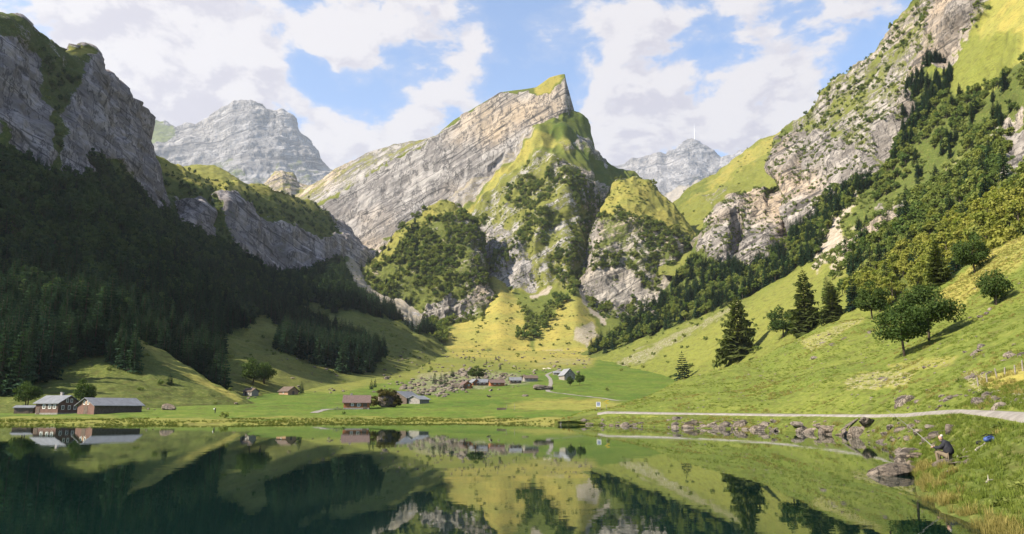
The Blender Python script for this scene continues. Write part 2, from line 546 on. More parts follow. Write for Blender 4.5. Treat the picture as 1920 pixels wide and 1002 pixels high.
loft('massif', 'mountain', 'dark grey cliff massif in shade above the left forest', -1100, 318, 620,
     [[(-1100, 100, 225), (-520, 420, 345), (0, 420, 455), (90, 435, 500), (170, 425, 550), (290, 480, 690), (318, 500, 720)],
      [(-1100, -96, 245), (-520, 330, 372), (0, 345, 482), (90, 365, 525), (170, 350, 580), (230, 385, 640), (290, 425, 725), (318, 445, 765)],
      [(-1100, -400, 265), (-520, 90, 405), (0, 195, 515), (90, 215, 560), (160, 215, 610), (220, 250, 690), (270, 300, 770), (290, 340, 800), (318, 440, 775)],
      [(-1100, -700, 280), (-520, -230, 430), (-60, 8, 520), (0, 30, 545), (38, 40, 560), (62, 66, 580), (105, 92, 600), (118, 98, 615), (158, 91, 640), (168, 100, 648), (185, 128, 665), (206, 138, 690), (230, 178, 730), (258, 206, 790), (269, 224, 815), (266, 246, 820), (283, 288, 835), (292, 340, 840), (300, 400, 825), (318, 445, 790)]],
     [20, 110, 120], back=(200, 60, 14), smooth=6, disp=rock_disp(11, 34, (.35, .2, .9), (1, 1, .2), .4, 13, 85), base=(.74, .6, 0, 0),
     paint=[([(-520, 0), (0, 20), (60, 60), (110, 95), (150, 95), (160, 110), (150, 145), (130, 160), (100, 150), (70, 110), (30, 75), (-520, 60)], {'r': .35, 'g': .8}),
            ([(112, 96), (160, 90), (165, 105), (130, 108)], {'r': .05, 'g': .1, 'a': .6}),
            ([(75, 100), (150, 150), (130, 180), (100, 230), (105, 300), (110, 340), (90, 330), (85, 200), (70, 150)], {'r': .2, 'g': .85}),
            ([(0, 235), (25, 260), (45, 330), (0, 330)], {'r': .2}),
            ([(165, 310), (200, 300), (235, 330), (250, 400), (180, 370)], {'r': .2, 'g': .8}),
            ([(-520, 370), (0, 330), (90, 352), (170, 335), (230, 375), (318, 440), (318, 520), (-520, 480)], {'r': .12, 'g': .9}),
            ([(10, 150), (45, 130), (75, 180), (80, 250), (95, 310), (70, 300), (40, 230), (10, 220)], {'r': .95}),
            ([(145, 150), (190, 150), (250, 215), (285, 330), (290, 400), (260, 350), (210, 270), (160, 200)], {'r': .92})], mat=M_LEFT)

loft('band', 'cliff', 'grey layered cliff band between the massif and the peak', 262, 730, 430,
     [[(262, 520, 760), (340, 540, 790), (440, 560, 820), (510, 600, 880), (600, 580, 1040), (650, 560, 1160), (730, 600, 1250)],
      [(262, 440, 800), (340, 455, 835), (400, 480, 880), (440, 490, 915), (480, 515, 945), (510, 541, 970), (560, 528, 1060), (600, 516, 1120), (650, 500, 1230), (690, 490, 1320), (730, 560, 1340)],
      [(262, 310, 880), (300, 350, 905), (335, 388, 930), (355, 366, 935), (375, 366, 945), (395, 395, 955), (412, 372, 975), (425, 357, 985), (470, 388, 1030), (520, 420, 1080), (560, 432, 1130), (600, 440, 1200), (640, 452, 1280), (690, 470, 1350), (730, 520, 1380)],
      [(262, 265, 930), (287, 291, 950), (330, 318, 985), (380, 338, 1030), (430, 346, 1070), (500, 351, 1150), (530, 358, 1200), (560, 372, 1260), (600, 395, 1330), (640, 425, 1390), (690, 462, 1420), (730, 515, 1430)]],
     [20, 110, 70], back=(160, 30, 10), smooth=4, disp=rock_disp(11, 40, (.5, .1, .85), (1, 1, .25), .35, 14, 110), base=(.75, .6, 0, 0),
     paint=[([(262, 250), (430, 335), (530, 350), (600, 390), (640, 440), (600, 450), (560, 430), (520, 418), (470, 388), (430, 360), (410, 372), (395, 395), (375, 366), (335, 385), (262, 320)], {'r': .18, 'g': .5, 'a': .15}),
            ([(280, 285), (330, 312), (430, 340), (530, 352), (600, 392), (590, 402), (500, 372), (430, 362), (330, 345)], {'r': .1, 'g': .05, 'a': .65}),
            ([(395, 385), (412, 380), (425, 430), (445, 490), (420, 480), (400, 440)], {'r': .2, 'g': .8}),
            ([(262, 330), (300, 350), (335, 390), (340, 460), (300, 450), (262, 440)], {'r': .35, 'g': .8}),
            ([(262, 450), (340, 462), (400, 487), (440, 497), (510, 548), (560, 536), (650, 505), (730, 560), (730, 640), (262, 600)], {'r': .1, 'g': .8})], mat=M_BAND)

# ---- the central peak -------------------------------------------------------
RIDGE = [(540, 375, 1640), (560, 362, 1640), (600, 340, 1630), (620, 322, 1625), (650, 308, 1620), (700, 283, 1610), (745, 270, 1590), (800, 262, 1560), (815, 257, 1555), (850, 226, 1545), (900, 196, 1535),
         (940, 173, 1528), (985, 167, 1522), (1005, 164, 1520), (1030, 146, 1515), (1050, 140, 1512), (1059, 139, 1510), (1062, 155, 1508), (1060, 205, 1506), (1064, 213, 1508), (1085, 225, 1515), (1097, 240, 1520), (1110, 272, 1525), (1130, 300, 1530),
         (1160, 320, 1540), (1200, 345, 1550), (1240, 372, 1560), (1300, 430, 1580), (1420, 480, 1600)]
CTOP = [(540, 410, 1510), (560, 402, 1510), (600, 386, 1510), (640, 362, 1515), (680, 336, 1520), (720, 312, 1525), (780, 280, 1530), (830, 247, 1535), (850, 232, 1538), (900, 200, 1530), (940, 177, 1523), (985, 172, 1517), (1005, 180, 1505), (1030, 174, 1502), (1047, 160, 1500),
        (1059, 146, 1504), (1062, 160, 1503), (1060, 207, 1501), (1064, 216, 1500), (1085, 229, 1505), (1110, 278, 1510), (1130, 306, 1515), (1200, 352, 1535), (1300, 438, 1560), (1420, 490, 1580)]
FBASE = [(540, 545, 1440), (600, 520, 1435), (640, 506, 1430), (690, 481, 1430), (740, 441, 1440), (800, 401, 1455), (860, 361, 1462), (940, 301, 1470), (985, 252, 1472), (1010, 237, 1474), (1056, 214, 1480), (1064, 224, 1485), (1085, 245, 1490), (1110, 292, 1490), (1130, 318, 1495),
         (1160, 340, 1500), (1200, 368, 1510), (1240, 396, 1520), (1300, 455, 1540), (1420, 505, 1560)]
CREST = [(540, 600, 1350), (640, 548, 1350), (700, 520, 1360), (760, 472, 1380), (800, 440, 1395), (870, 386, 1415), (940, 326, 1422), (1010, 251, 1425), (1035, 264, 1405), (1060, 268, 1395), (1080, 290, 1400), (1130, 340, 1430), (1200, 405, 1440), (1240, 432, 1450), (1300, 485, 1470), (1420, 545, 1490)]
LEDGE = [(540, 610, 1340), (640, 560, 1340), (700, 532, 1345), (760, 486, 1360), (800, 456, 1372), (870, 404, 1395), (940, 346, 1397), (1010, 282, 1393), (1035, 286, 1375), (1060, 296, 1362), (1080, 316, 1365), (1130, 362, 1400), (1200, 422, 1410), (1300, 500, 1440), (1420, 560, 1460)]
MIDL = [(540, 625, 1250), (700, 550, 1280), (800, 510, 1300), (870, 462, 1335), (900, 440, 1340), (940, 420, 1312), (1010, 400, 1272), (1060, 412, 1252), (1085, 428, 1275), (1105, 440, 1345), (1130, 445, 1340), (1200, 480, 1320), (1300, 530, 1350), (1420, 580, 1380)]
FOOT = [(540, 650, 1120), (700, 590, 1160), (800, 595, 1180), (870, 578, 1200), (905, 553, 1215), (935, 530, 1205), (965, 545, 1190), (1010, 548, 1172), (1060, 540, 1160), (1082, 523, 1185), (1105, 535, 1235), (1130, 560, 1220), (1200, 590, 1180), (1420, 620, 1200)]
FANS = [(540, 670, 860), (700, 655, 880), (840, 652, 900), (920, 664, 900), (1000, 668, 900), (1060, 664, 900), (1120, 660, 910), (1200, 664, 900), (1420, 660, 900)]
FAN0 = [(540, 690, 760), (1420, 690, 760)]


def peak_disp(p, mask, px, py):
    d = rock_disp(11, 46, (-.6, .1, .8), (1, 1, .12), .25, 0, 1, .5)(p, mask, px, py)
    fan = sstep(py, 520, 560)
    fin = in_poly(px, py, [(540, 330), (640, 280), (745, 240), (800, 235), (850, 200), (900, 170), (985, 145), (1070, 120), (1068, 215), (985, 255), (800, 405), (640, 510), (540, 550)])
    body = (1 - fan) * (~fin)
    d = d * np.where(fin, .62, 1 - .85 * fan) * np.where(fin & (py < 200), .5, 1.0)
    d += body * 26 * (ridged(p * np.array((1, .6, .22)) / 80, 3) - .3)
    d += fan * 3 * fbm(p / 60, 3)
    return d


loft('peak', 'mountain', 'central peak with its tilted limestone fin and grassy flanks', 540, 1420, 640,
     [FAN0, FANS, FOOT, MIDL, LEDGE, CREST, FBASE, CTOP, RIDGE],
     [6, 50, 70, 60, 16, 30, 90, 26], back=(260, 230, 16), smooth=3, soft=9, ridges=3, disp=peak_disp, base=(.12, .25, 0, .15),
     paint=[([(540, 560), (540, 415), (600, 388), (640, 364), (680, 338), (720, 314), (780, 282), (830, 249), (850, 232), (900, 200), (940, 176), (985, 171), (1005, 182), (1030, 176), (1047, 162), (1058, 145), (1066, 150), (1064, 212), (1010, 238), (985, 254), (940, 303), (860, 363), (800, 404), (740, 445), (690, 486), (640, 512)], {'r': .98, 'g': .1, 'a': 0}),
            ([(540, 410), (600, 385), (640, 361), (680, 335), (720, 311), (780, 279), (830, 245), (800, 255), (700, 275), (620, 310), (540, 365)], {'r': .56, 'g': .15, 'a': .5}),
            ([(1000, 165), (1030, 140), (1056, 136), (1045, 160), (1030, 174), (1006, 180)], {'r': 0, 'a': .9, 'g': 0}),
            ([(1062, 215), (1090, 228), (1120, 290), (1240, 375), (1200, 410), (1120, 380), (1080, 300), (1030, 255)], {'r': .16, 'g': .35, 'a': 0}),
            ([(1075, 250), (1115, 280), (1140, 305), (1135, 318), (1090, 292), (1070, 270)], {'r': .55}),
            ([(640, 512), (690, 486), (800, 404), (940, 303), (985, 254), (1008, 240), (1008, 250), (940, 324), (870, 384), (800, 438), (740, 480), (690, 520)], {'r': .55, 'b': .6, 'a': .3, 'g': .1}),
            ([(800, 445), (870, 388), (940, 328), (1010, 252), (1045, 262), (1040, 280), (1010, 285), (940, 350), (870, 410), (800, 460)], {'r': .08, 'a': .85, 'g': 0}),
            ([(1040, 262), (1062, 262), (1078, 285), (1060, 290)], {'r': .45, 'a': .6, 'g': 0}),
            ([(870, 410), (940, 350), (1010, 288), (1080, 310), (1110, 360), (1120, 440), (1090, 520), (1060, 542), (1010, 548), (935, 535), (905, 500), (900, 440)], {'r': .42, 'g': .25, 'a': .45}),
            ([(1080, 320), (1140, 360), (1130, 400), (1112, 440), (1085, 400)], {'r': .6, 'g': .5, 'a': 0}),
            ([(1095, 400), (1115, 430), (1108, 520), (1088, 525), (1090, 450)], {'r': .75, 'g': .1, 'a': .1}),
            ([(900, 430), (935, 420), (990, 470), (1010, 550), (935, 540), (900, 560)], {'r': .62, 'g': 0, 'a': .5}),
            ([(905, 555), (935, 531), (962, 545), (985, 600), (1000, 660), (840, 660), (835, 630), (870, 590)], {'r': 0, 'a': .95, 'g': 0, 'b': .05}),
            ([(1000, 660), (1010, 620), (1060, 560), (1085, 555), (1115, 600), (1125, 640), (1100, 665)], {'r': 0, 'a': .9, 'g': 0, 'b': .1}),
            ([(985, 560), (1035, 535), (1030, 550), (1000, 565)], {'r': .1, 'b': .7}),
            ([(1070, 625), (1110, 600), (1125, 635), (1095, 655)], {'b': .6, 'a': .5}),
            ([(960, 660), (1060, 655), (1110, 660), (1060, 685), (990, 680)], {'b': .55, 'a': .8}),
            ([(1082, 530), (1100, 560), (1140, 600), (1130, 608), (1090, 570)], {'b': .8, 'r': .3}),
            ([(540, 560), (700, 520), (800, 460), (870, 410), (905, 440), (900, 540), (840, 600), (700, 600), (540, 660)], {'r': .3, 'g': .5, 'a': .2})], mat=M_PEAK)

loft('hump_a', 'hill', 'wooded rock buttress at the left foot of the peak', 655, 940, 260,
     [[(655, 640, 1010), (700, 625, 1015), (780, 650, 1020), (850, 640, 1040), (900, 610, 1060), (940, 620, 1060)],
      [(655, 580, 1090), (700, 580, 1095), (780, 612, 1095), (850, 602, 1105), (900, 570, 1115), (940, 600, 1110)],
      [(655, 560, 1150), (740, 510, 1165), (800, 470, 1180), (838, 450, 1185), (880, 480, 1170), (905, 520, 1155), (940, 600, 1130)],
      [(655, 545, 1180), (690, 503, 1205), (740, 441, 1225), (770, 416, 1235), (800, 395, 1245), (820, 380, 1250), (838, 371, 1255), (855, 378, 1250), (875, 396, 1240), (895, 426, 1225), (906, 460, 1210), (910, 500, 1195), (918, 560, 1170), (940, 600, 1140)]],
     [20, 80, 60], back=(90, 110, 12), smooth=4, disp=rock_disp(9, 20, (-.5, .1, .86), (1, 1, .3), .3, 12, 80), base=(.34, .45, 0, .25), jit=9,
     paint=[([(690, 505), (740, 442), (800, 394), (838, 370), (880, 398), (860, 402), (800, 415), (760, 450), (730, 490)], {'r': .1, 'g': .1, 'a': .7}),
            ([(850, 400), (895, 425), (912, 500), (905, 570), (870, 560), (880, 470)], {'r': .5, 'g': .6, 'a': .1}),
            ([(780, 590), (850, 560), (930, 530), (935, 560), (860, 610), (800, 620)], {'r': .7, 'g': .2})], mat=M_HUMP)
loft('hump_b', 'hill', 'rocky buttress with a grassy top right of the gully', 1066, 1345, 260,
     [[(1066, 660, 1060), (1100, 640, 1060), (1200, 640, 1050), (1345, 640, 1040)],
      [(1066, 615, 1130), (1095, 560, 1140), (1150, 578, 1120), (1200, 575, 1110), (1260, 565, 1110), (1345, 575, 1120)],
      [(1066, 605, 1150), (1095, 530, 1165), (1120, 460, 1185), (1150, 430, 1200), (1190, 418, 1205), (1250, 440, 1200), (1300, 490, 1190), (1345, 530, 1170)],
      [(1066, 598, 1155), (1080, 560, 1180), (1090, 525, 1200), (1104, 472, 1220), (1117, 420, 1240), (1133, 382, 1260), (1150, 347, 1285), (1168, 336, 1290), (1190, 333, 1295), (1215, 344, 1290), (1245, 372, 1280), (1270, 396, 1275), (1300, 433, 1260), (1345, 478, 1240)]],
     [20, 80, 60], back=(110, 110, 12), smooth=4, disp=rock_disp(8, 20, (-.4, .1, .9), (1, 1, .25), .25, 12, 75), base=(.5, .45, 0, .2), jit=9,
     paint=[([(1115, 400), (1150, 345), (1190, 330), (1250, 375), (1310, 440), (1290, 445), (1240, 420), (1200, 410), (1160, 400), (1130, 410)], {'r': .12, 'g': .05, 'a': .75}),
            ([(1090, 520), (1104, 470), (1117, 415), (1130, 410), (1122, 470), (1105, 540)], {'r': .8, 'g': 0, 'a': .2}),
            ([(1085, 560), (1100, 520), (1160, 500), (1200, 530), (1230, 560), (1160, 590), (1100, 580)], {'r': .72, 'g': .3, 'a': 0})], mat=M_HUMP)

# ---- far mountains ----------------------------------------------------------
loft('far_left', 'mountain', 'pale far limestone mountain with its head in cloud', 225, 660, 300,
     [[(225, 450, 7560), (660, 450, 7560)],
      [(225, 330, 8505), (300, 320, 8505), (400, 330, 8457), (450, 345, 8386), (540, 350, 8505), (600, 345, 8741), (660, 360, 8977)],
      [(225, 265, 8977), (300, 265, 8977), (400, 270, 8930), (470, 255, 8883), (520, 265, 8930), (580, 300, 9094), (660, 350, 9213)],
      [(225, 190, 9331), (270, 222, 9331), (330, 240, 9331), (370, 234, 9331), (420, 205, 9308), (440, 193, 9283), (470, 187, 9261), (495, 193, 9283), (518, 214, 9308), (528, 208, 9308), (545, 222, 9331), (562, 245, 9355), (592, 276, 9378), (618, 315, 9402), (660, 345, 9425)]],
     [20, 60, 60], back=(1200, 800, 10), smooth=3, disp=rock_disp(48, 180, (-.45, .1, .88), (1, 1, .3), .6, 70, 900, .9), base=(.9, .3, .1, .1),
     paint=[([(270, 330), (430, 300), (480, 330), (560, 300), (600, 330), (560, 370), (270, 370)], {'r': .55, 'g': .3}),
            ([(268, 222), (330, 240), (320, 262), (270, 280)], {'r': .35, 'g': .2})], mat=M_FAR)
loft('knoll', 'hill', 'green knoll in the sun behind the cliff band', 318, 500, 120,
     [[(318, 390, 1250), (500, 390, 1250)], [(318, 345, 1330), (345, 318, 1350), (400, 330, 1350), (450, 345, 1350), (500, 360, 1350)],
      [(318, 340, 1400), (345, 313, 1420), (370, 309, 1430), (400, 312, 1430), (430, 325, 1425), (455, 342, 1420), (500, 358, 1410)]],
     [20, 30], back=(120, 60, 6), smooth=3, disp=soft_disp(5, 60, 1.0, 12), base=(.05, 0, 0, .5), mat=M_PEAK)
loft('knob', 'hill', 'rounded bare rock knob below the far mountain', 488, 640, 120,
     [[(488, 400, 2200), (640, 400, 2200)], [(488, 358, 2330), (505, 342, 2350), (530, 335, 2350), (560, 352, 2380), (600, 348, 2380), (640, 345, 2400)],
      [(488, 354, 2400), (504, 338, 2420), (514, 323, 2430), (530, 320, 2440), (548, 326, 2440), (560, 343, 2440), (580, 350, 2440), (600, 338, 2450), (622, 325, 2450), (640, 330, 2450)]],
     [20, 30], back=(150, 80, 6), smooth=2, disp=rock_disp(9, 30, (-.4, .1, .9), (1, 1, .3), .4), base=(.55, 0, 0, .55), mat=M_PEAK)
loft('far_right', 'mountain', 'pale far summit carrying the transmitter mast', 1130, 1470, 260,
     [[(1130, 460, 9450), (1470, 460, 9450)],
      [(1130, 380, 10395), (1200, 380, 10395), (1260, 385, 10276), (1300, 375, 10395), (1340, 350, 10631), (1470, 350, 10631)],
      [(1130, 335, 10984), (1200, 330, 10984), (1260, 325, 10867), (1290, 305, 10867), (1330, 320, 10984), (1400, 310, 11103), (1470, 300, 11103)],
      [(1130, 312, 11457), (1170, 308, 11457), (1200, 300, 11457), (1238, 291, 11457), (1250, 296, 11457), (1268, 279, 11434), (1280, 268, 11434), (1290, 262, 11434), (1302, 264, 11434), (1318, 275, 11434), (1340, 291, 11457), (1350, 301, 11457), (1362, 293, 11481), (1380, 290, 11481), (1420, 268, 11529), (1470, 250, 11576)]],
     [20, 50, 50], back=(1200, 800, 8), smooth=2, disp=rock_disp(50, 210, (.15, .1, .98), (1, 1, .3), .6, 90, 900, .8), base=(.95, .1, .2, .3),
     paint=[([(1180, 390), (1260, 360), (1350, 320), (1360, 345), (1280, 400), (1200, 430)], {'r': .1, 'b': .8})], mat=M_FAR)

# ---- right: back pasture, the great slope, the near meadow ---------------------
loft('pass', 'hill', 'sunny pasture slope below the far summit', 1235, 1570, 240,
     [[(1235, 520, 1100), (1570, 520, 1000)], [(1235, 470, 1290), (1300, 448, 1290), (1340, 428, 1280), (1440, 425, 1250), (1570, 420, 1200)],
      [(1235, 440, 1420), (1300, 395, 1440), (1400, 335, 1430), (1480, 290, 1400), (1570, 240, 1360)],
      [(1235, 428, 1560), (1264, 386, 1600), (1300, 352, 1600), (1330, 335, 1590), (1375, 306, 1570), (1420, 271, 1550), (1450, 256, 1540), (1480, 241, 1520), (1520, 213, 1500), (1570, 170, 1480)]],
     [16, 50, 60], back=(300, 150, 8), smooth=4, disp=lambda p, m, x, y: 10 * ridged(p / 110, 3) + 3 * fbm(p / 25, 4) + 6 * sstep(m[:, 0], .3, .7) * ridged(p / 22, 3), base=(.24, .15, 0, .38), jit=10,
     paint=[([(1320, 370), (1360, 350), (1370, 365), (1335, 395)], {'r': .5, 'g': .3}), ([(1264, 386), (1330, 335), (1320, 360), (1275, 400)], {'r': .15, 'g': .3, 'a': .2}),
            ([(1340, 410), (1380, 380), (1430, 340), (1440, 400), (1380, 440)], {'r': .22, 'g': .35, 'a': .25}),
            ([(1375, 306), (1480, 238), (1470, 262), (1400, 320), (1330, 360), (1290, 390)], {'a': .9, 'r': .02})], mat=M_PEAK)

CLEFTS = [[(1436, 338), (1454, 336), (1466, 372), (1474, 420), (1480, 485), (1458, 500), (1448, 430)], [(1694, 180), (1716, 190), (1694, 262), (1668, 326), (1642, 322), (1664, 262)],
          [(1752, 108), (1842, 5), (1850, 15), (1768, 122)], [(1376, 420), (1388, 405), (1392, 460), (1372, 500)], [(1500, 300), (1508, 268), (1514, 275), (1506, 340), (1496, 350)], [(1598, 250), (1606, 252), (1590, 292), (1584, 290)]]


def carve(px, py):
    acc = np.zeros(len(px))
    for dx in (-5, 0, 5):
        for dy in (-7, 0, 7):
            for c in CLEFTS:
                acc += in_poly(px + dx, py + dy, c)
    return np.minimum(acc / 9.0, 1.0)


loft('great', 'mountain', 'great right-hand mountainside of cliffs, gullies and forest', 1080, 2320, 760,
     [[(1080, 712, 640), (1150, 718, 590), (1250, 726, 480), (1330, 716, 420), (1430, 702, 340), (1540, 660, 300), (1640, 620, 285), (1800, 560, 255), (1920, 510, 235), (2320, 420, 190)],
      [(1080, 690, 700), (1150, 700, 640), (1250, 712, 520), (1330, 704, 455), (1430, 686, 370), (1540, 640, 320), (1640, 600, 300), (1800, 540, 270), (1920, 490, 250), (2320, 400, 200)],
      [(1080, 676, 780), (1130, 664, 770), (1230, 628, 760), (1300, 600, 730), (1400, 550, 700), (1500, 500, 660), (1580, 450, 620), (1700, 380, 570), (1800, 330, 530), (1920, 260, 480), (2320, 60, 380)],
      [(1080, 672, 810), (1180, 628, 820), (1250, 585, 830), (1320, 525, 860), (1400, 485, 850), (1460, 455, 830), (1530, 400, 800), (1600, 345, 780), (1650, 290, 770), (1680, 240, 770), (1700, 190, 770), (1760, 120, 750), (1830, 30, 720), (1920, -80, 670), (2320, -350, 520)],
      [(1080, 668, 840), (1120, 646, 860), (1180, 602, 880), (1250, 538, 905), (1295, 492, 925), (1310, 462, 940), (1330, 425, 955), (1360, 388, 965), (1400, 369, 975), (1425, 352, 985), (1438, 343, 990), (1446, 297, 1000), (1460, 265, 1010), (1480, 246, 1010), (1520, 220, 990), (1560, 178, 970), (1600, 140, 950), (1640, 100, 925), (1680, 50, 900), (1725, 0, 875), (1800, -90, 830), (1920, -220, 755), (2320, -500, 600)]],
     [6, 70, 80, 100], back=(260, 60, 12), smooth=6,
     disp=lambda p, m, x, y: rock_disp(11, 30, (-.55, .0, .84), (1, 1, .25), .3)(p, m, x, y) - 34 * carve(x, y) + 16 * (ridged(p * np.array((.75, .75, .5)) / 95, 3) - .2) * sstep(-y, -560, -440) * (1 - .75 * sstep(m[:, 3], .4, .7)), base=(.2, .6, 0, .15), jit=11,
     paint=[([(1080, 690), (1130, 664), (1230, 628), (1300, 600), (1400, 550), (1500, 500), (1560, 470), (1640, 500), (1640, 640), (1400, 740), (1080, 740)], {'r': 0, 'g': .1, 'a': .25}),
            ([(1125, 690), (1230, 640), (1330, 590), (1400, 560), (1380, 590), (1260, 665), (1150, 695)], {'b': .45, 'g': .35, 'a': .3}),
            ([(1230, 665), (1400, 575), (1500, 505), (1560, 500), (1480, 620), (1300, 690)], {'a': .35, 'g': .05, 'b': 0, 'r': 0}),
            ([(1310, 462), (1330, 425), (1360, 388), (1425, 352), (1440, 345), (1480, 450), (1440, 500), (1400, 505), (1340, 500)], {'r': .7, 'g': .35, 'a': .15}),
            ([(1438, 343), (1446, 295), (1470, 262), (1500, 240), (1560, 250), (1640, 300), (1650, 330), (1560, 380), (1480, 450), (1460, 440)], {'r': .82, 'g': .2, 'a': .2}),
            ([(1480, 244), (1560, 178), (1640, 100), (1725, 0), (1780, -60), (1840, -40), (1800, 30), (1740, 90), (1690, 180), (1660, 280), (1640, 300), (1560, 260)], {'r': .53, 'g': .35, 'a': .35}),
            ([(1740, 20), (1800, -60), (1870, -60), (1850, 0), (1790, 60), (1765, 90), (1745, 60)], {'r': .95, 'g': .1, 'a': 0}),
            ([(1650, 260), (1690, 180), (1712, 150), (1700, 110), (1760, 80), (1760, 100), (1720, 170), (1690, 240), (1665, 300), (1645, 310)], {'r': .95, 'g': .2, 'a': 0}),
            ([(1755, 140), (1765, 90), (1850, -5), (1920, -90), (2320, -380), (2320, 30), (1920, 130), (1860, 160), (1790, 175), (1765, 160)], {'r': .04, 'g': 0, 'a': .88}),
            ([(1752, 140), (1775, 80), (1920, 60), (1920, 110), (1850, 165), (1795, 180)], {'r': .04, 'g': .0, 'a': .3}),
            ([(1744, 116), (1842, -6), (1862, 16), (1774, 134)], {'r': .95, 'g': .1, 'a': 0}),
            ([(1845, 270), (1920, 205), (1920, 240), (1870, 270)], {'r': .7, 'g': .2}),
            ([(1880, 380), (1900, 300), (1920, 265), (2320, 60), (2320, 250), (1920, 380)], {'r': .75, 'g': 0, 'a': .5}),
            ([(1760, 300), (1830, 270), (1800, 330), (1760, 350)], {'r': .25, 'b': .45, 'g': .3, 'a': .3}),
            ([(1520, 505), (1560, 440), (1600, 375), (1625, 365), (1620, 400), (1590, 430), (1580, 470), (1545, 520)], {'r': .3, 'b': .7, 'g': 0, 'a': .5}),
            ([(1560, 500), (1600, 430), (1660, 410), (1640, 450), (1600, 500), (1570, 530)], {'r': .4, 'b': .6, 'g': .1, 'a': .5}),
            ([(1630, 470), (1650, 400), (1700, 370), (1720, 400), (1680, 450), (1650, 475)], {'r': .62, 'b': .3, 'g': .3, 'a': .1}),
            ([(1210, 590), (1225, 545), (1245, 550), (1235, 600)], {'r': .85, 'g': .1})], mat=M_RIGHT)

# the near right bank and meadow: water's edge, bank, path shelf, hillside, crest
WLINE = [(1040, 797), (1100, 797), (1200, 800), (1300, 803), (1400, 806), (1500, 811), (1580, 817), (1640, 826), (1680, 840), (1703, 860), (1712, 888), (1720, 930), (1765, 965), (1850, 1003), (1920, 1040), (2000, 1090), (2320, 1300)]


def on_level(px, py, z):
    d = pix_dir(px, py)
    return (z - EYE) / d[2] * d[1]


w0 = [(x, y, on_level(x, y, 0.0)) for x, y in WLINE]
wm1 = []
for x, y, d in w0:
    wm1.append((x, y + 9 + (y - 790) * .28, on_level(x, y + 9 + (y - 790) * .28, -1.3)))
wm2 = [(x, y + 30 + (y - 790) * .75, on_level(x, y + 30 + (y - 790) * .75, -7.0)) for x, y, d in w0]
PATH_N = [(1040, 793, 147), (1095, 782, 151), (1140, 777, 148), (1300, 779, 132), (1500, 782, 104), (1640, 784, 80), (1700, 783, 66), (1745, 779, 54), (1800, 777, 43), (1830, 781, 39), (1880, 790, 33.5), (1920, 798, 30), (2000, 815, 25), (2320, 880, 14)]
PATH_F = [(1040, 791, 152), (1095, 777, 157), (1140, 771, 152), (1300, 774.5, 136), (1500, 777, 107.5), (1640, 777.5, 83), (1700, 776, 69), (1745, 771.5, 58), (1800, 769, 47), (1830, 769, 43), (1880, 770, 37.5), (1920, 772, 34), (2000, 780, 28.5), (2320, 815, 17.5)]
BANK = []
for (x, y, d) in PATH_N:
    wy = np.interp(x, [p[0] for p in w0], [p[1] for p in w0])
    wd = np.interp(x, [p[0] for p in w0], [p[2] for p in w0])
    BANK.append((x, y * .55 + wy * .45, d * .45 + wd * .55))
PATH_POLY = [(x, y + 2.0) for x, y, d in PATH_N] + [(x, y - 2.0) for x, y, d in PATH_F[::-1]]


def PATH_OFF(x, y):
    return np.where(in_poly(x, y, PATH_POLY), 0.0, 1.0)


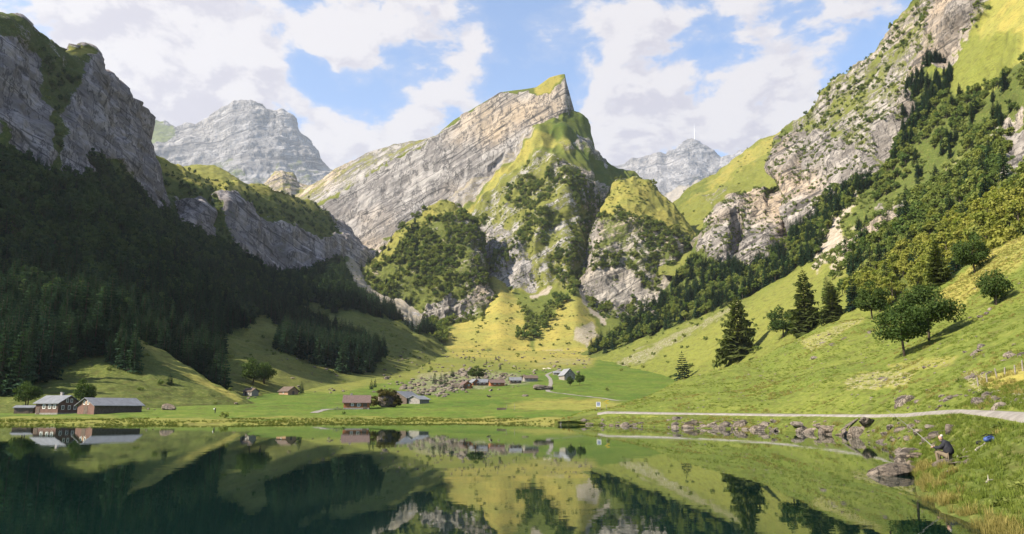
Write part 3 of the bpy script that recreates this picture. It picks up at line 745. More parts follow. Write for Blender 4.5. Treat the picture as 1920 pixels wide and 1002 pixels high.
loft('near', 'hill', 'rocky lake bank and sunny meadow hillside on the right', 1040, 2320, 900,
     [wm2, wm1, w0, BANK, PATH_N, PATH_F,
      [(1040, 790, 156), (1095, 775, 161), (1150, 766, 160), (1250, 752, 158), (1400, 735, 152), (1540, 730, 118), (1640, 722, 104), (1700, 718, 92), (1760, 712, 82), (1840, 700, 68), (1920, 690, 58), (2320, 620, 38)],
      [(1040, 789, 160), (1095, 773, 164), (1150, 765, 163), (1250, 740, 170), (1330, 718, 178), (1430, 700, 180), (1540, 672, 160), (1640, 655, 148), (1700, 645, 136), (1780, 620, 126), (1860, 590, 118), (1920, 570, 112), (2320, 480, 80)],
      [(1040, 788, 164), (1095, 772, 168), (1150, 764, 168), (1200, 745, 176), (1250, 725, 186), (1330, 697, 198), (1430, 669, 205), (1500, 630, 205), (1560, 606, 203), (1640, 588, 202), (1700, 560, 196), (1800, 512, 186), (1860, 470, 180), (1920, 440, 175), (2320, 330, 140)]],
     [14, 26, 46, 46, 8, 70, 80, 60], back=(60, 14, 10), smooth=2,
     disp=lambda p, m, x, y: PATH_OFF(x, y) * ((.35 * fbm(p / 9, 3) + .10 * fbm(p / 1.6, 3)) * sstep(p[:, 2], -.3, .7) * (1 - .9 * m[:, 2]) + .55 * fbm(p / 22, 3) * sstep(p[:, 1], 60, 130) + .5 * m[:, 0] * ridged(p / 2.2, 3)), base=(0, .04, 0, .12), jit=3,
     paint=[([(1040, 781), (1300, 779), (1500, 782), (1640, 784), (1700, 783), (1745, 779), (1800, 777), (1880, 790), (1920, 798), (2320, 880), (2320, 1300), (1850, 1010), (1715, 930), (1700, 860), (1640, 828), (1400, 808), (1040, 799)], {'a': .15, 'g': .40}),
            ([(1650, 842), (1700, 855), (1712, 890), (1720, 930), (1765, 965), (1850, 1003), (2320, 1300), (2320, 1900), (1500, 1900), (1400, 900)], {'b': .9, 'g': .2}),
            ([(1400, 808), (1500, 812), (1640, 828), (1700, 855), (1500, 900), (1040, 900), (1040, 798)], {'b': .9, 'g': .3}),
            ([(1600, 700), (1650, 690), (1720, 700), (1700, 720), (1640, 735), (1590, 735), (1580, 715)], {'b': .42, 'a': .5}),
            ([(1660, 680), (1800, 670), (1780, 690), (1680, 700)], {'b': .35, 'a': .5}),
            ([(1800, 700), (1830, 690), (1860, 715), (1840, 740), (1810, 720)], {'b': .45, 'a': .4}),
            ([(1740, 570), (1800, 520), (1860, 470), (1920, 440), (1920, 500), (1840, 540), (1780, 600)], {'a': .75, 'b': .2}),
            ([(1495, 640), (1620, 590), (1625, 600), (1520, 660)], {'b': .4, 'a': .5, 'r': .2}),
            ([(1830, 715), (1920, 690), (2320, 640), (2320, 700), (1920, 725), (1850, 735)], {'a': .85}),
            ([(1835, 735), (1860, 732), (1920, 728), (2320, 700), (2320, 740), (1920, 765), (1880, 762)], {'r': .30, 'b': .5, 'g': .35})], mat=M_MEADOW)

# ------------------------------------------------------------------ the lake
def lake():
    m = bpy.data.materials.new('lake_water')
    m.use_nodes = True
    g = NT(m.node_tree)
    pos = g.n('ShaderNodeNewGeometry').outputs['Position']
    st = g.n('ShaderNodeMapping', {0: pos, 3: (.55, 1.0, 1.0)}).outputs[0]
    a = g.noise(st, .55, 4, .55).outputs['Fac']
    b = g.noise(pos, .06, 3, .5).outputs['Fac']
    hgt = g.math('MULTIPLY', a, g.math('ADD', .15, g.ss(b, .35, .7)))
    bump = g.n('ShaderNodeBump', {'Strength': 1.0, 'Distance': .0045, 'Height': hgt})
    fr = g.n('ShaderNodeFresnel', {'IOR': 1.42, 'Normal': bump.outputs[0]})
    gl = g.n('ShaderNodeBsdfAnisotropic', {'Color': (.93, .96, .95, 1), 'Roughness': .012, 'Normal': bump.outputs[0]})
    tr = g.n('ShaderNodeBsdfTransparent', {'Color': (.9, .95, .92, 1)})
    tb = g.n('ShaderNodeBsdfDiffuse', {0: (.006, .034, .027, 1)})      # fine suspended silt
    bd = g.n('ShaderNodeMixShader', {0: .28, 1: tr.outputs[0], 2: tb.outputs[0]})
    mx = g.n('ShaderNodeMixShader', {0: fr.outputs[0], 1: bd.outputs[0], 2: gl.outputs[0]})
    va = g.n('ShaderNodeVolumeAbsorption', {'Color': (.30, .66, .52, 1), 'Density': .35})
    out = g.n('ShaderNodeOutputMaterial')
    g.link(mx.outputs[0], out.inputs['Surface'])
    g.link(va.outputs[0], out.inputs['Volume'])
    x0, x1, y0, y1 = -330.0, 200.0, -40.0, 176.0
    v = [(x, y, z) for z in (-12.0, 0.0) for y in (y0, y1) for x in (x0, x1)]
    f = [(4, 5, 7, 6), (0, 2, 3, 1), (0, 1, 5, 4), (2, 6, 7, 3), (0, 4, 6, 2), (1, 3, 7, 5)]
    me = bpy.data.meshes.new('lake_water')
    me.from_pydata(v, [], f)
    me.materials.append(m)
    o = bpy.data.objects.new('lake_water', me)
    COL.objects.link(o)
    o['kind'] = 'structure'
    o['label'] = 'still dark green mountain lake mirroring the slopes'
    bm = bpy.data.materials.new('lake_bed')
    bm.use_nodes = True
    g = NT(bm.node_tree)
    pos = g.n('ShaderNodeNewGeometry').outputs['Position']
    n = g.noise(pos, .3, 5, .6).outputs['Fac']
    c = g.mix(n, (.012, .030, .024), (.030, .055, .038))
    bs = g.n('ShaderNodeBsdfDiffuse', {0: c})
    out = g.n('ShaderNodeOutputMaterial')
    g.link(bs.outputs[0], out.inputs[0])
    xs = np.linspace(-420, 320, 60)
    ys = np.linspace(-60, 200, 40)
    X, Y = np.meshgrid(xs, ys)
    Z = -6.5 + 1.2 * fbm(np.stack([X.ravel() / 30, Y.ravel() / 30, 0 * X.ravel()], 1), 3).reshape(X.shape)
    b = grid_mesh('lake_bed', np.stack([X, Y, Z], -1), None, bm)
    b['label'] = 'dark silty bed of the lake under the water'


lake()

# ------------------------------------------------------------------ helpers for things
def tag(o, label=None, cat=None, group=None, kind=None):
    if label:
        o['label'] = label
    if cat:
        o['category'] = cat
    if group:
        o['group'] = group
    if kind:
        o['kind'] = kind
    return o


def empty(name, loc, rz=0.0, scale=1.0):
    o = bpy.data.objects.new(name, None)
    o.empty_display_size = .3
    COL.objects.link(o)
    o.location = loc
    o.rotation_euler = (0, 0, rz)
    if scale != 1.0:
        o.scale = (scale, scale, scale) if not hasattr(scale, '__len__') else scale
    return o


def link_mesh(name, me, parent=None, loc=None, rot=None, scale=None):
    o = bpy.data.objects.new(name, me)
    COL.objects.link(o)
    if parent:
        o.parent = parent
    if loc is not None:
        o.location = loc
    if rot is not None:
        o.rotation_euler = rot
    if scale is not None:
        o.scale = scale
    return o


def mesh_from(name, V, Fc, mat=None, smooth=False):
    me = bpy.data.meshes.new(name)
    me.from_pydata([tuple(v) for v in V], [], Fc)
    if smooth:
        me.polygons.foreach_set('use_smooth', np.ones(len(me.polygons), bool))
    if mat:
        me.materials.append(mat)
    me.update()
    return me


def polys_mesh(name, V, k, mat=None):
    """mesh of separate k-gons given as consecutive vertices"""
    V = np.asarray(V, np.float32)
    n = len(V)
    nf = n // k
    me = bpy.data.meshes.new(name)
    me.vertices.add(n)
    me.vertices.foreach_set('co', V.ravel())
    me.loops.add(n)
    me.loops.foreach_set('vertex_index', np.arange(n, dtype=np.int32))
    me.polygons.add(nf)
    me.polygons.foreach_set('loop_start', (np.arange(nf) * k).astype(np.int32))
    me.polygons.foreach_set('loop_total', np.full(nf, k, np.int32))
    me.update(calc_edges=True)
    if mat:
        me.materials.append(mat)
    return me


def simple_mat(name, col, rough=.8, spec=.2, noise=None, metal=0.0):
    """noise: (scale, second colour, amount)"""
    m = bpy.data.materials.new(name)
    m.use_nodes = True
    g = NT(m.node_tree)
    c = tuple(col) + (1,)
    bs = g.n('ShaderNodeBsdfPrincipled', {'Base Color': c, 'Roughness': rough, 'Metallic': metal})
    bs.inputs['Specular IOR Level'].default_value = spec
    if noise:
        tc = g.n('ShaderNodeTexCoord').outputs['Object']
        n = g.noise(tc, noise[0], 5, .65).outputs['Fac']
        cc = g.mix(g.math('MULTIPLY', g.ss(n, .35, .65), noise[2]), col, noise[1])
        g.link(cc, bs.inputs['Base Color'])
    out = g.n('ShaderNodeOutputMaterial')
    g.link(bs.outputs[0], out.inputs[0])
    return m


def leaf_mat(name, a, b, trans=.3):
    m = bpy.data.materials.new(name)
    m.use_nodes = True
    g = NT(m.node_tree)
    rnd = g.n('ShaderNodeObjectInfo').outputs['Random']
    isl = g.n('ShaderNodeNewGeometry').outputs['Random Per Island']
    c = g.mix(rnd, a, b)
    c = g.mix(g.math('MULTIPLY', isl, .55), c, g.mix(.55, c, (.010, .018, .006)))
    df = g.n('ShaderNodeBsdfDiffuse', {0: c})
    tl = g.n('ShaderNodeBsdfTranslucent', {0: g.mix(1.0, c, (1.15, 1.25, .55), 'MULTIPLY')})
    mx = g.n('ShaderNodeMixShader', {0: trans, 1: df.outputs[0], 2: tl.outputs[0]})
    out = g.n('ShaderNodeOutputMaterial')
    g.link(mx.outputs[0], out.inputs[0])
    return m


M_BARK = simple_mat('bark', (.050, .038, .028), .95, .05, (3.0, (.085, .07, .055), .8))
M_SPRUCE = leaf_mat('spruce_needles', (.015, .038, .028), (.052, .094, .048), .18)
M_SPRUCE_SUN = leaf_mat('spruce_needles_sunlit', (.085, .105, .030), (.120, .140, .040), .32)  # lighter copy of the needles, sunlight on the near spruces put into the colour
M_LEAF = leaf_mat('broad_leaves', (.095, .145, .040), (.23, .25, .065), .42)
M_LEAF_DARK = leaf_mat('maple_leaves', (.050, .080, .022), (.068, .098, .028), .32)
M_LEAF_SUN = leaf_mat('sunlit_leaves', (.19, .215, .046), (.31, .30, .070), .45)  # leaf colour made lighter and yellower to stand for sunlight on the grove
M_SHRUB = leaf_mat('shrub_leaves', (.095, .135, .038), (.20, .22, .06), .36)


def tube(V, Fc, p0, p1, r0, r1, n=6, cap=True):
    p0, p1 = np.array(p0, float), np.array(p1, float)
    d = p1 - p0
    d /= np.linalg.norm(d)
    a = np.cross(d, (0, 0, 1.0) if abs(d[2]) < .9 else (1.0, 0, 0))
    a /= np.linalg.norm(a)
    b = np.cross(d, a)
    i0 = len(V)
    for p, r in ((p0, r0), (p1, r1)):
        for k in range(n):
            t = 2 * math.pi * k / n
            V.append(p + r * (math.cos(t) * a + math.sin(t) * b))
    for k in range(n):
        Fc.append((i0 + k, i0 + (k + 1) % n, i0 + n + (k + 1) % n, i0 + n + k))
    if cap:
        Fc.append(tuple(i0 + n + k for k in range(n)))
        Fc.append(tuple(i0 + n - 1 - k for k in range(n)))


def spruce(seed, h=20.0, r=3.6, tiers=14, per=7, sprays=3, bare=.06, mat=None, ragged=.2):
    rs = np.random.RandomState(seed)
    T = []
    for k in range(tiers):
        t = k / (tiers - 1)
        z = h * (bare + (1 - bare) * (t ** .92)) * .985
        L0 = r * (1 - t) ** .82 + .05 * r
        n = max(4, int(round(per * (1 - .4 * t))))
        off = rs.uniform(0, 6.3)
        for i in range(n):
            a = off + 2 * math.pi * i / n + rs.normal() * .22
            L = L0 * (1 + rs.normal() * ragged)
            if rs.rand() < .06:
                L *= .5
            droop = (.42 - .75 * t) * L + rs.normal() * .06 * L
            d = np.array([math.cos(a), math.sin(a), 0.0])
            s = np.array([-d[1], d[0], 0.0])
            p0 = np.array([0, 0, z])

            def pt(u):
                return p0 + d * L * u + np.array([0, 0, -droop * u ** 1.5 + .16 * L * max(0, u - .7)])
            wd = .13 * L + .10
            # spine of the bough
            T += [pt(.05) - s * wd, pt(.05) + s * wd, pt(1.0)]
            for q in range(sprays):
                u = .22 + .68 * (q + rs.rand() * .6) / sprays
                b = pt(u)
                for sg in (-1, 1):
                    ln = L * (.62 - .34 * u) * (1 + rs.normal() * .2)
                    tip = b + d * ln * .55 + s * sg * ln * .85 + np.array([0, 0, -.30 * ln + rs.normal() * .06 * L])
                    base2 = pt(min(1, u + .20)) + np.array([0, 0, .02 * L])
                    T += [b, tip, base2]
                # hanging curtain under the bough
                if rs.rand() < .75:
                    T += [pt(u), pt(min(1, u + .28)), pt(u + .12) + np.array([0, 0, -(.20 + .16 * rs.rand()) * L]) + s * rs.normal() * .06 * L]
    T += [np.array([-.12, 0, h * .93]), np.array([.12, 0, h * .93]), np.array([0, 0, h * 1.03])]
    crown = polys_mesh('spruce_crown', np.array(T), 3, mat or M_SPRUCE)
    V, Fc = [], []
    tube(V, Fc, (0, 0, -1.5), (0, 0, h * .5), .015 * h, .008 * h, 7)
    tube(V, Fc, (0, 0, h * .5), (0, 0, h * .9), .008 * h, .002 * h, 6)
    return mesh_from('spruce_trunk', V, Fc, M_BARK, True), crown, h


def broadleaf(seed, h=12.0, r=4.2, leaves=420, size=.62, lobes=9, low=.22, mat=None, shape=1.0, trunk_r=.022, stems=1):
    rs = np.random.RandomState(seed)
    C, S = [], []
    zc = h * (low + (1 - low) * .5)
    hz = h * (1 - low) * .5
    for k in range(lobes):
        a = 2 * math.pi * (k * .618 + rs.rand() * .15)
        el = rs.uniform(-.75, .95)
        rr = math.sqrt(max(0, 1 - el * el)) * rs.uniform(.40, .80)
        wz = 1.0 - .35 * max(0, el) * shape
        C.append([r * rr * math.cos(a) * wz, r * rr * math.sin(a) * wz, zc + hz * el * .72])
        S.append(r * rs.uniform(.22, .50) * (1 - .25 * max(0, el)))
    C, S = np.array(C), np.array(S)
    idx = rs.choice(lobes, leaves, p=S ** 2 / np.sum(S ** 2))
    n = rs.normal(size=(leaves, 3))
    n /= np.linalg.norm(n, axis=1)[:, None]
    rad = (rs.rand(leaves) ** .4)[:, None]
    pos = C[idx] + n * S[idx][:, None] * rad * np.array([1, 1, .85])
    pos[:, 2] = np.maximum(pos[:, 2], h * low * .8 + rs.rand(leaves) * .1 * h)
    nn = n * .8 + rs.normal(size=(leaves, 3)) * .75 + np.array([0, 0, .35])
    nn /= np.linalg.norm(nn, axis=1)[:, None]
    u = np.cross(nn, rs.normal(size=(leaves, 3)))
    u /= np.linalg.norm(u, axis=1)[:, None]
    v = np.cross(nn, u)
    sz = (size * (1 + .35 * rs.normal(size=leaves)))[:, None].clip(size * .4)
    Q = np.stack([pos - u * sz, pos - v * sz * .55 + u * sz * .1, pos + u * sz * 1.05, pos + v * sz * .6], 1)
    Q[:, 1] += nn * sz * .12
    crown = polys_mesh('leaf_crown', Q.reshape(-1, 3), 4, mat or M_LEAF)
    V, Fc = [], []
    for st in range(stems):
        ox = 0 if stems == 1 else (st - (stems - 1) / 2) * .09 * h
        top = (ox * 1.6 + rs.normal() * .03 * h, rs.normal() * .03 * h, h * .5)
        tube(V, Fc, (ox * .5, 0, -1.0), top, trunk_r * h, trunk_r * h * .6, 7)
        for k in range(5):
            c = C[rs.randint(lobes)]
            f = rs.uniform(.55, .95)
            b = np.array([ox * .5, 0, -1.0]) * (1 - f) + np.array(top) * f
            tube(V, Fc, b, b * .15 + c * .85, trunk_r * h * .42, trunk_r * h * .12, 5)
    return mesh_from('tree_trunk', V, Fc, M_BARK, True), crown, h


# ------------------------------------------------------------------ finding the ground
bpy.context.view_layer.update()
DG = bpy.context.evaluated_depsgraph_get()
LAND_OBJS = {d['obj'].name for d in LAND.values()}


def cast(px, py):
    """where the sight line of a pixel meets the land (land only)"""
    d = Vector(pix_dir(px, py)).normalized()
    o = Vector((0, 0, EYE))
    for _ in range(6):
        ok, loc, nor, fi, ob, mt = SC.ray_cast(DG, o, d)
        if not ok:
            return None
        if ob.name in LAND_OBJS:
            return loc
        o = loc + d * .05
    return None


def ground_z(x, y, z0=4000.0):
    ok, loc, nor, fi, ob, mt = SC.ray_cast(DG, Vector((x, y, z0)), Vector((0, 0, -1)))
    while ok and ob.name not in LAND_OBJS:
        ok, loc, nor, fi, ob, mt = SC.ray_cast(DG, loc - Vector((0, 0, .02)), Vector((0, 0, -1)))
    return loc.z if ok else 0.0


def seen(p, slack=.965):
    o = Vector((0, 0, EYE))
    v = Vector(p) - o
    L = v.length
    ok, loc, nor, fi, ob, mt = SC.ray_cast(DG, o, v / L)
    return (not ok) or (loc - o).length > L * slack


def scatter(key, n_per_m2, accept, seed, rows=None):
    """points spread evenly over a landform, kept where accept(px, py, pos, mask) says so"""
    d = LAND[key]
    P = d['P'][:d['nf']]
    rs = np.random.RandomState(seed)
    a, b, c = P[:-1, :-1], P[:-1, 1:], P[1:, :-1]
    area = np.linalg.norm(np.cross(b - a, c - a), axis=2)
    w = area.ravel()
    n = int(w.sum() * n_per_m2)
    idx = rs.choice(len(w), n, p=w / w.sum())
    j, i = np.unravel_index(idx, area.shape)
    u, v = rs.rand(n)[:, None], rs.rand(n)[:, None]
    pos = (P[j, i] * (1 - u) + P[j, i + 1] * u) * (1 - v) + (P[j + 1, i] * (1 - u) + P[j + 1, i + 1] * u) * v
    px, py = to_pix(pos)
    keep = accept(px, py, pos, d['mask'][j, i]) & (px > -260) & (px < 2180) & (py > -220) & (pos[:, 1] > 5)
    r = rs.rand(n)
    prob = keep if keep.dtype == bool else (r < keep)
    return pos[prob]


# ------------------------------------------------------------------ many of a kind
def stuff_instances(name, label, sources, pts, scl, rot, kind_name, tilt=None):
    """what nobody could count: one object whose points carry copies of a plant or stone"""
    if len(pts) == 0:
        return None
    me = bpy.data.meshes.new(name)
    me.vertices.add(len(pts))
    me.vertices.foreach_set('co', np.asarray(pts, np.float32).ravel())
    for an, arr in (('scl', scl), ('rot', rot)):
        at = me.attributes.new(an, 'FLOAT', 'POINT')
        at.data.foreach_set('value', np.asarray(arr, np.float32))
    o = bpy.data.objects.new(name, me)
    COL.objects.link(o)
    tag(o, label, None, None, 'stuff')
    ng = bpy.data.node_groups.new(name + '_nodes', 'GeometryNodeTree')
    ng.interface.new_socket('Geometry', in_out='INPUT', socket_type='NodeSocketGeometry')
    ng.interface.new_socket('Geometry', in_out='OUTPUT', socket_type='NodeSocketGeometry')
    N, Lk = ng.nodes, ng.links
    gi, go = N.new('NodeGroupInput'), N.new('NodeGroupOutput')
    ip = N.new('GeometryNodeInstanceOnPoints')
    Lk.new(gi.outputs[0], ip.inputs['Points'])
    join = N.new('GeometryNodeJoinGeometry')
    for s in sources:
        oi = N.new('GeometryNodeObjectInfo')
        oi.transform_space = 'ORIGINAL'
        oi.inputs['Object'].default_value = s
        Lk.new(oi.outputs['Geometry'], join.inputs[0])
    Lk.new(join.outputs[0], ip.inputs['Instance'])
    a1 = N.new('GeometryNodeInputNamedAttribute')
    a1.data_type = 'FLOAT'
    a1.inputs['Name'].default_value = 'scl'
    Lk.new(a1.outputs[0], ip.inputs['Scale'])
    a2 = N.new('GeometryNodeInputNamedAttribute')
    a2.data_type = 'FLOAT'
    a2.inputs['Name'].default_value = 'rot'
    cx = N.new('ShaderNodeCombineXYZ')
    Lk.new(a2.outputs[0], cx.inputs[2])
    Lk.new(cx.outputs[0], ip.inputs['Rotation'])
    Lk.new(ip.outputs[0], go.inputs[0])
    md = o.modifiers.new('instances', 'NODES')
    md.node_group = ng
    return o


class Proto:
    def __init__(self, kind, trunk, crown, h):
        self.kind, self.trunk, self.crown, self.h = kind, trunk, crown, h
        self.first = None


def plant(pr, name, loc, height, rz, label, cat, group=None, sq=1.0):
    s = height / pr.h
    e = empty(name, loc, rz, (s * sq, s * sq, s))
    tag(e, label, cat, group)
    t = link_mesh('trunk', pr.trunk, e)
    c = link_mesh('crown', pr.crown, e)
    if pr.first is None:
        pr.first = (t, c)
    return e


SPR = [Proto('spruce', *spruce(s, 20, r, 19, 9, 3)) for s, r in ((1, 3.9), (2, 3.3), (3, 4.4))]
M_LEAF_SHADE = leaf_mat('shaded_wood_leaves', (.026, .056, .030), (.084, .122, .046), .32)  # darker copy of the leaves, shade of the left wood put into the colour
BRD = [Proto('broadleaf', *broadleaf(s, 12, r, 400, .70, 10)) for s, r in ((4, 4.4), (5, 5.0), (6, 3.8))]
WOD = [Proto('broadleaf', *broadleaf(s, 12, r, 420, .66, 11, .15, M_LEAF_SHADE)) for s, r in ((14, 4.2), (15, 4.8), (16, 3.6))]
SUNLIT = [Proto('sunlit_broadleaf', *broadleaf(s, 12, r, 620, .50, 12, .1, M_LEAF_SUN, 1.2)) for s, r in ((7, 4.0), (8, 4.6))]
SHR = [Proto('shrub', *broadleaf(s, 3, 2.0, 130, .34, 7, .02, M_SHRUB)) for s in (9, 10)]

POINTS = {'wood': [], 'spruce': [], 'broadleaf': [], 'sunlit_broadleaf': [], 'shrub': []}


def sow(kind, pts, hmin, hmax, seed, zone, sink=.2):
    rs = np.random.RandomState(seed)
    for p in pts:
        POINTS[kind].append((p - np.array([0, 0, sink]), rs.uniform(hmin, hmax), rs.uniform(0, 6.283), rs.randint(100), zone))


def nz(pos, size, seed=0.0):
    return fbm(pos / size + seed, 3, .55)


# left forest: spruces low down, mixed broadleaf wood above
sow('spruce', scatter('leftslope', 1 / 34, lambda x, y, p, m: (m[:, 1] > .6) & (y > 515 + 45 * nz(p, 60)), 21), 11, 21, 1, 'left')
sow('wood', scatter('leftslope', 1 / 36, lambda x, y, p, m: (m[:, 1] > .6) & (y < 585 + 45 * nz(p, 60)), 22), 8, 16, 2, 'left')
sow('spruce', scatter('leftslope', 1 / 120, lambda x, y, p, m: (m[:, 1] > .6) & (y < 540), 23), 11, 19, 3, 'left')
sow('spruce', scatter('spur', 1 / 34, lambda x, y, p, m: (m[:, 1] > .62) & (m[:, 0] < .3), 24), 13, 25, 4, 'left')
sow('spruce', scatter('spur', 1 / 14, lambda x, y, p, m: in_poly(x, y, [(90, 600), (150, 585), (228, 596), (246, 640), (268, 702), (238, 706), (185, 664), (110, 690)]), 53), 9, 17, 33, 'left')
sow('spruce', scatter('leftslope', 1 / 34, lambda x, y, p, m: in_poly(x, y, [(505, 650), (560, 640), (640, 655), (700, 690), (690, 702), (640, 700), (560, 672)]), 25), 14, 24, 5, 'left')
sow('shrub', scatter('leftslope', 1 / 160, lambda x, y, p, m: (m[:, 1] < .5) & (nz(p, 30, 3) > .1), 26), 1.2, 3.2, 6, 'leftmeadow')
sow('shrub', scatter('spur', 1 / 140, lambda x, y, p, m: (m[:, 1] < .5) & (nz(p, 18, 3) > .15), 27), .7, 1.8, 7, 'leftmeadow')
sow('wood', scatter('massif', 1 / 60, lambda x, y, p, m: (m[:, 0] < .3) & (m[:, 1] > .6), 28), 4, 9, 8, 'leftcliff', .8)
sow('shrub', scatter('massif', 1 / 200, lambda x, y, p, m: (m[:, 0] < .6) & (nz(p, 25, 2) > .0), 29), 1.5, 4, 9, 'leftcliff', .5)
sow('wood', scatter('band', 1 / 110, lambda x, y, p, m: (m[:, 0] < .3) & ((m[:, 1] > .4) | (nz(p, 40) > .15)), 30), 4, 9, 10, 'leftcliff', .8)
sow('shrub', scatter('band', 1 / 130, lambda x, y, p, m: (m[:, 0] < .4), 31), 1.5, 4, 11, 'leftcliff', .5)
# the peak and its buttresses
pk = [(865, 425), (940, 355), (1010, 290), (1075, 305), (1110, 350), (1135, 385), (1112, 440), (1090, 515), (1060, 535), (1010, 540), (935, 525), (905, 500)]
sow('broadleaf', scatter('peak', 1 / 36, lambda x, y, p, m: in_poly(x, y, pk) & (nz(p * np.array((1, 1, .45)), 70, 1) > .0 + .25 * (y > 430) * (x < 990)), 32), 6, 12, 12, 'peak', .6)
sow('shrub', scatter('peak', 1 / 45, lambda x, y, p, m: in_poly(x, y, pk) & (nz(p, 30, 5) > -.1), 33), 2, 4, 13, 'peak', .4)
belt = [(950, 545), (975, 560), (1000, 600), (990, 640), (960, 640), (985, 600), (965, 565)]
belt2 = [(1000, 605), (1040, 560), (1075, 515), (1088, 525), (1075, 560), (1040, 600), (1010, 640), (985, 635)]
belt3 = [(790, 610), (860, 585), (890, 570), (880, 590), (840, 610), (835, 650), (780, 645)]
sow('broadleaf', scatter('peak', 1 / 45, lambda x, y, p, m: (in_poly(x, y, belt) | in_poly(x, y, belt2) | in_poly(x, y, belt3)) & (nz(p, 30, 4) > -.25), 34), 7, 14, 14, 'peak')
sow('shrub', scatter('peak', 1 / 150, lambda x, y, p, m: (y > 560) & (x > 830) & (x < 1130) & (nz(p, 25, 7) > .15), 35), 1.5, 4.5, 15, 'fan')
sow('broadleaf', scatter('hump_a', 1 / 34, lambda x, y, p, m: (nz(p * np.array((1, 1, .5)), 50, 2) > -.22) & (m[:, 3] < .5) & (m[:, 0] < .6), 36), 6, 13, 16, 'peak', .6)
sow('shrub', scatter('hump_a', 1 / 50, lambda x, y, p, m: nz(p, 30, 5) > -.2, 52), 2, 4.5, 32, 'peak', .4)
sow('spruce', scatter('hump_a', 1 / 200, lambda x, y, p, m: (x < 790) & (nz(p, 50, 2) > -.1), 37), 10, 17, 17, 'peak', .6)
sow('broadleaf', scatter('hump_b', 1 / 38, lambda x, y, p, m: (nz(p * np.array((1, 1, .5)), 45, 3) > -.12 - .2 * (x > 1180)) & (m[:, 3] < .5) & (m[:, 0] < .7), 38), 5, 12, 18, 'peak', .6)
sow('shrub', scatter('hump_b', 1 / 50, lambda x, y, p, m: (nz(p, 30, 5) > .0), 39), 2, 4, 19, 'peak', .4)
sow('shrub', scatter('pass', 1 / 500, lambda x, y, p, m: (nz(p, 50, 5) > .15), 40), 2, 5, 20, 'right', .4)
# right mountainside
fdark = [(1240, 560), (1300, 485), (1330, 500), (1400, 500), (1440, 495), (1500, 420), (1560, 360), (1600, 345), (1650, 330), (1640, 345), (1600, 375), (1560, 420), (1530, 490), (1480, 515), (1400, 560), (1300, 600), (1230, 628), (1120, 668), (1100, 664), (1180, 610)]
sow('spruce', scatter('great', 1 / 75, lambda x, y, p, m: in_poly(x, y, fdark) & (nz(p, 45, 1) > -.2), 41), 11, 21, 21, 'right')
sow('broadleaf', scatter('great', 1 / 60, lambda x, y, p, m: in_poly(x, y, fdark) & (nz(p, 45, 1) < .25), 42), 7, 13, 22, 'right')
fmid = [(1590, 470), (1630, 400), (1640, 350), (1680, 270), (1760, 170), (1790, 180), (1860, 165), (1920, 120), (2200, 20), (2200, 420), (1920, 500), (1700, 560), (1560, 600), (1540, 560)]
sow('broadleaf', scatter('great', 1 / 50, lambda x, y, p, m: in_poly(x, y, fmid) & (m[:, 0] < .45) & (m[:, 2] < .4) & (nz(p * np.array((1, 1, .6)), 60, 2) > -.12), 43), 6, 12, 23, 'right')
sow('spruce', scatter('great', 1 / 420, lambda x, y, p, m: in_poly(x, y, fmid) & (m[:, 0] < .45), 44), 10, 18, 24, 'right')
sow('spruce', scatter('great', 1 / 80, lambda x, y, p, m: in_poly(x, y, [(1690, 240), (1700, 170), (1740, 110), (1770, 120), (1790, 140), (1775, 175), (1740, 230), (1690, 300)]), 45), 11, 19, 25, 'right')
sow('shrub', scatter('great', 1 / 46, lambda x, y, p, m: (y < 520) & (m[:, 0] > .15) & (m[:, 0] < .85) & (nz(p, 35, 4) > -.05), 46), 2, 5, 26, 'right', .4)
sow('broadleaf', scatter('great', 1 / 170, lambda x, y, p, m: (y < 420) & (m[:, 0] > .3) & (m[:, 0] < .6) & (nz(p, 50, 6) > 0), 47), 5, 9, 27, 'right', .5)
sow('shrub', scatter('great', 1 / 260, lambda x, y, p, m: (y > 560) & (x < 1480) & (nz(p, 22, 8) > .12), 48), 1.5, 4, 28, 'rightfoot')
sun_grove = [(1590, 560), (1640, 520), (1700, 470), (1740, 425), (1800, 420), (1860, 390), (1920, 360), (2200, 260), (2200, 420), (1920, 480), (1760, 540), (1660, 590)]
sow('sunlit_broadleaf', scatter('great', 1 / 42, lambda x, y, p, m: in_poly(x, y, sun_grove) & (nz(p, 30, 9) > -.3), 49), 8, 14, 29, 'sun_grove')
sow('spruce', scatter('valley', 1 / 2600, lambda x, y, p, m: in_poly(x, y, [(560, 730), (620, 650), (1000, 670), (1000, 700), (760, 735)]), 50), 4, 8, 30, 'floor')
sow('shrub', scatter('valley', 1 / 420, lambda x, y, p, m: in_poly(x, y, [(560, 735), (620, 640), (1110, 660), (1100, 690), (760, 720)]) & (nz(p, 30, 3) > .1), 51), 1, 3.2, 31, 'floor')

